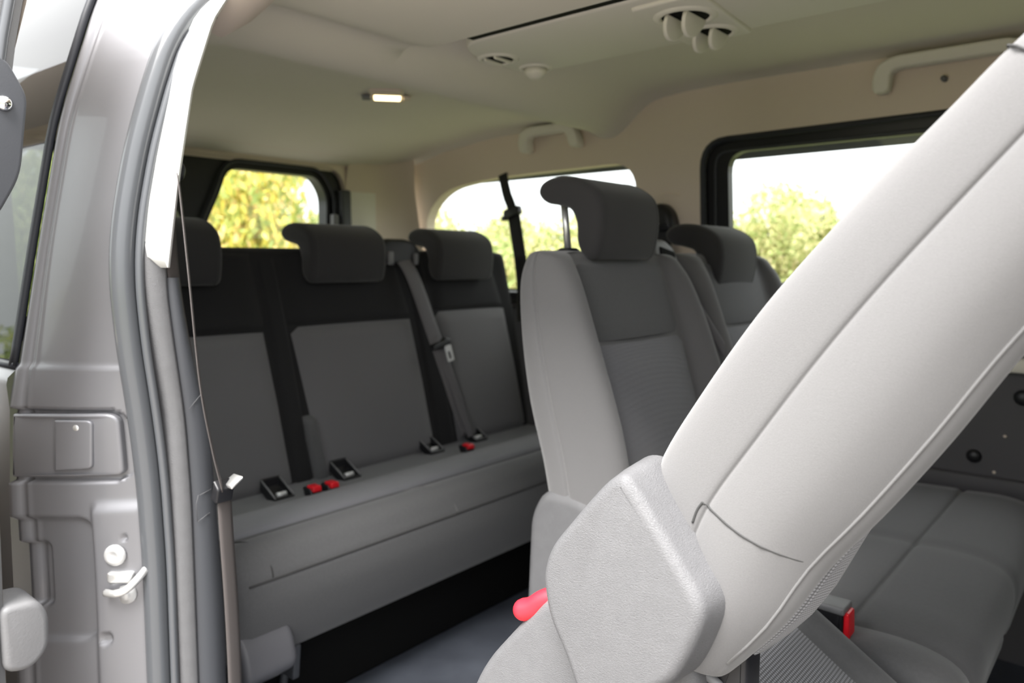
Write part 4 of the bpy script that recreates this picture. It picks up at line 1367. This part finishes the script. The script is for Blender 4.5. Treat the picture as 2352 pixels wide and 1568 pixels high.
# ------------------------------------------------------------------ trees and bushes outside
rng = np.random.default_rng(7)
LG = leafmat('leaves_green', [(0.17, 0.24, 0.06), (0.30, 0.36, 0.12), (0.40, 0.45, 0.18), (0.50, 0.49, 0.24)])
LY = leafmat('leaves_yellow', [(0.26, 0.34, 0.10), (0.40, 0.43, 0.12), (0.74, 0.62, 0.13), (0.76, 0.55, 0.32)])
LM = leafmat('leaves_mixed', [(0.24, 0.31, 0.10), (0.40, 0.44, 0.17), (0.58, 0.54, 0.27), (0.66, 0.56, 0.34)])


def leaf_mesh(name, n, rx, rz, mat, size, lump=9):
    cents = rng.normal(0, 1, (lump, 3))
    cents /= np.linalg.norm(cents, axis=1)[:, None]
    cents *= rng.uniform(0.25, 0.75, (lump, 1))
    k = rng.integers(0, lump, n)
    d = rng.normal(0, 1, (n, 3))
    d /= np.linalg.norm(d, axis=1)[:, None]
    p = cents[k] + d * (rng.uniform(0.3, 1, (n, 1)) ** 0.5) * 0.52
    p *= np.array([rx, rx, rz])
    p[:, 2] += rz
    u = rng.normal(0, 1, (n, 3))
    u /= np.linalg.norm(u, axis=1)[:, None]
    w_ = np.cross(u, rng.normal(0, 1, (n, 3)))
    w_ /= np.linalg.norm(w_, axis=1)[:, None]
    s = rng.uniform(0.6, 1.2, (n, 1)) * size
    V = np.stack([p - u * s, p + w_ * s * 0.5, p + u * s, p - w_ * s * 0.5], 1).reshape(-1, 3)
    F = np.arange(n * 4).reshape(n, 4)
    me = bpy.data.meshes.new(name)
    me.from_pydata(V.tolist(), [], F.tolist())
    me.materials.append(mat)
    return me


CR = [leaf_mesh('crown_green', 9000, 1.3, 1.15, LG, 0.065), leaf_mesh('crown_mixed', 9000, 1.3, 1.15, LM, 0.065),
      leaf_mesh('crown_yellow', 5000, 1.1, 1.2, LY, 0.06), leaf_mesh('crown_dense', 9000, 1.2, 1.3, LM, 0.06, 12)]
TV, TF = merge(tube([(0, 0, 0), (0.05, 0.02, 0.5), (0.0, 0.05, 1.2)], [0.05, 0.04, 0.02], 7), tube([(0.04, 0.02, 0.45), (0.35, 0.1, 1.0)], [0.025, 0.012], 6), tube([(0.04, 0.02, 0.4), (-0.3, -0.15, 0.95)], [0.025, 0.012], 6))
TRUNK = bpy.data.meshes.new('trunk')
TRUNK.from_pydata(TV, [], TF)
TRUNK.materials.append(BARK)


def bush(x, y, k, sc, sz, label, rot=0.0, group='bushes and trees around the van'):
    t = bpy.data.objects.new(('leafy_bush', 'autumn_bush', 'yellow_tree', 'hedge_bush')[k], None)
    COL.objects.link(t)
    t.location = (x, y, GZ)
    t.rotation_euler = (0, 0, rot)
    t.scale = (sc, sc, sz)
    tag(t, label, 'tree' if k == 2 else 'bush', group)
    c = bpy.data.objects.new('crown', CR[k])
    COL.objects.link(c)
    c.parent = t
    s = bpy.data.objects.new('trunk', TRUNK)
    COL.objects.link(s)
    s.parent = t
    return t


# hedge seen through the side windows
WORD = {0: 'green', 1: 'yellowing', 3: 'dense olive'}
ORD = ['first', 'second', 'third', 'fourth', 'fifth', 'sixth', 'seventh']
for row, (yy, x0_, kinds) in enumerate(((9.6, -15.4, (1, 0, 3, 1, 0, 3, 1)), (12.6, -16.4, (3, 1, 0, 1, 3, 0, 1)), (15.6, -19.0, (0, 3, 1, 3, 0, 1, 3)))):
    for i, k in enumerate(kinds):
        bush(x0_ + i * 2.75, yy, k, 0.98, 0.92 + 0.12 * row + rng.uniform(-0.05, 0.08) + (0.10 if i < 3 else 0), '%s hedge bush, %s from the left in the %s row beyond the side windows' % (WORD[k], ORD[i], ('near', 'middle', 'far')[row]), rng.uniform(0, 6), 'hedge beyond the side windows')
bush(-2.9, 18.6, 0, 0.9, 2.1, 'taller green tree rising above the hedge in the large window', 1.0, 'hedge beyond the side windows')
# trees behind the van
for i, (x, y, k, s, z, lab) in enumerate(((-6.9, 4.15, 2, 0.72, 1.35, 'bright yellow autumn tree in the rear window'), (-8.6, 3.1, 0, 0.85, 1.5, 'green bush at the left of the rear window'),
                                          (-9.6, 5.7, 1, 0.85, 1.5, 'pale autumn bush at the right of the rear window'), (-12.4, 4.6, 0, 1.2, 1.9, 'tall green bush behind the yellow tree in the rear window'), (-15.6, 7.0, 3, 0.98, 1.7, 'dense bush between rear window and rear side window'))):
    bush(x, y, k, s, z, lab, rng.uniform(0, 6), 'trees behind the van')
# a few on the door side, mirrored in the glass and paint
for i, (x, y, k) in enumerate(((-9.5, -7.5, 0), (-6.0, -9.5, 3), (-2.0, -10, 0), (2.0, -10.5, 3), (-12.5, -4, 0))):
    bush(x, y, k, 1.3, 1.1, ('green', 'dense olive', 'round green', 'autumn', 'distant green')[i] + ' bush on the door side, mirrored in the quarter glass', rng.uniform(0, 6), 'bushes on the door side')

for o in bpy.data.objects:
    if '_local' in o:
        del o['_local']
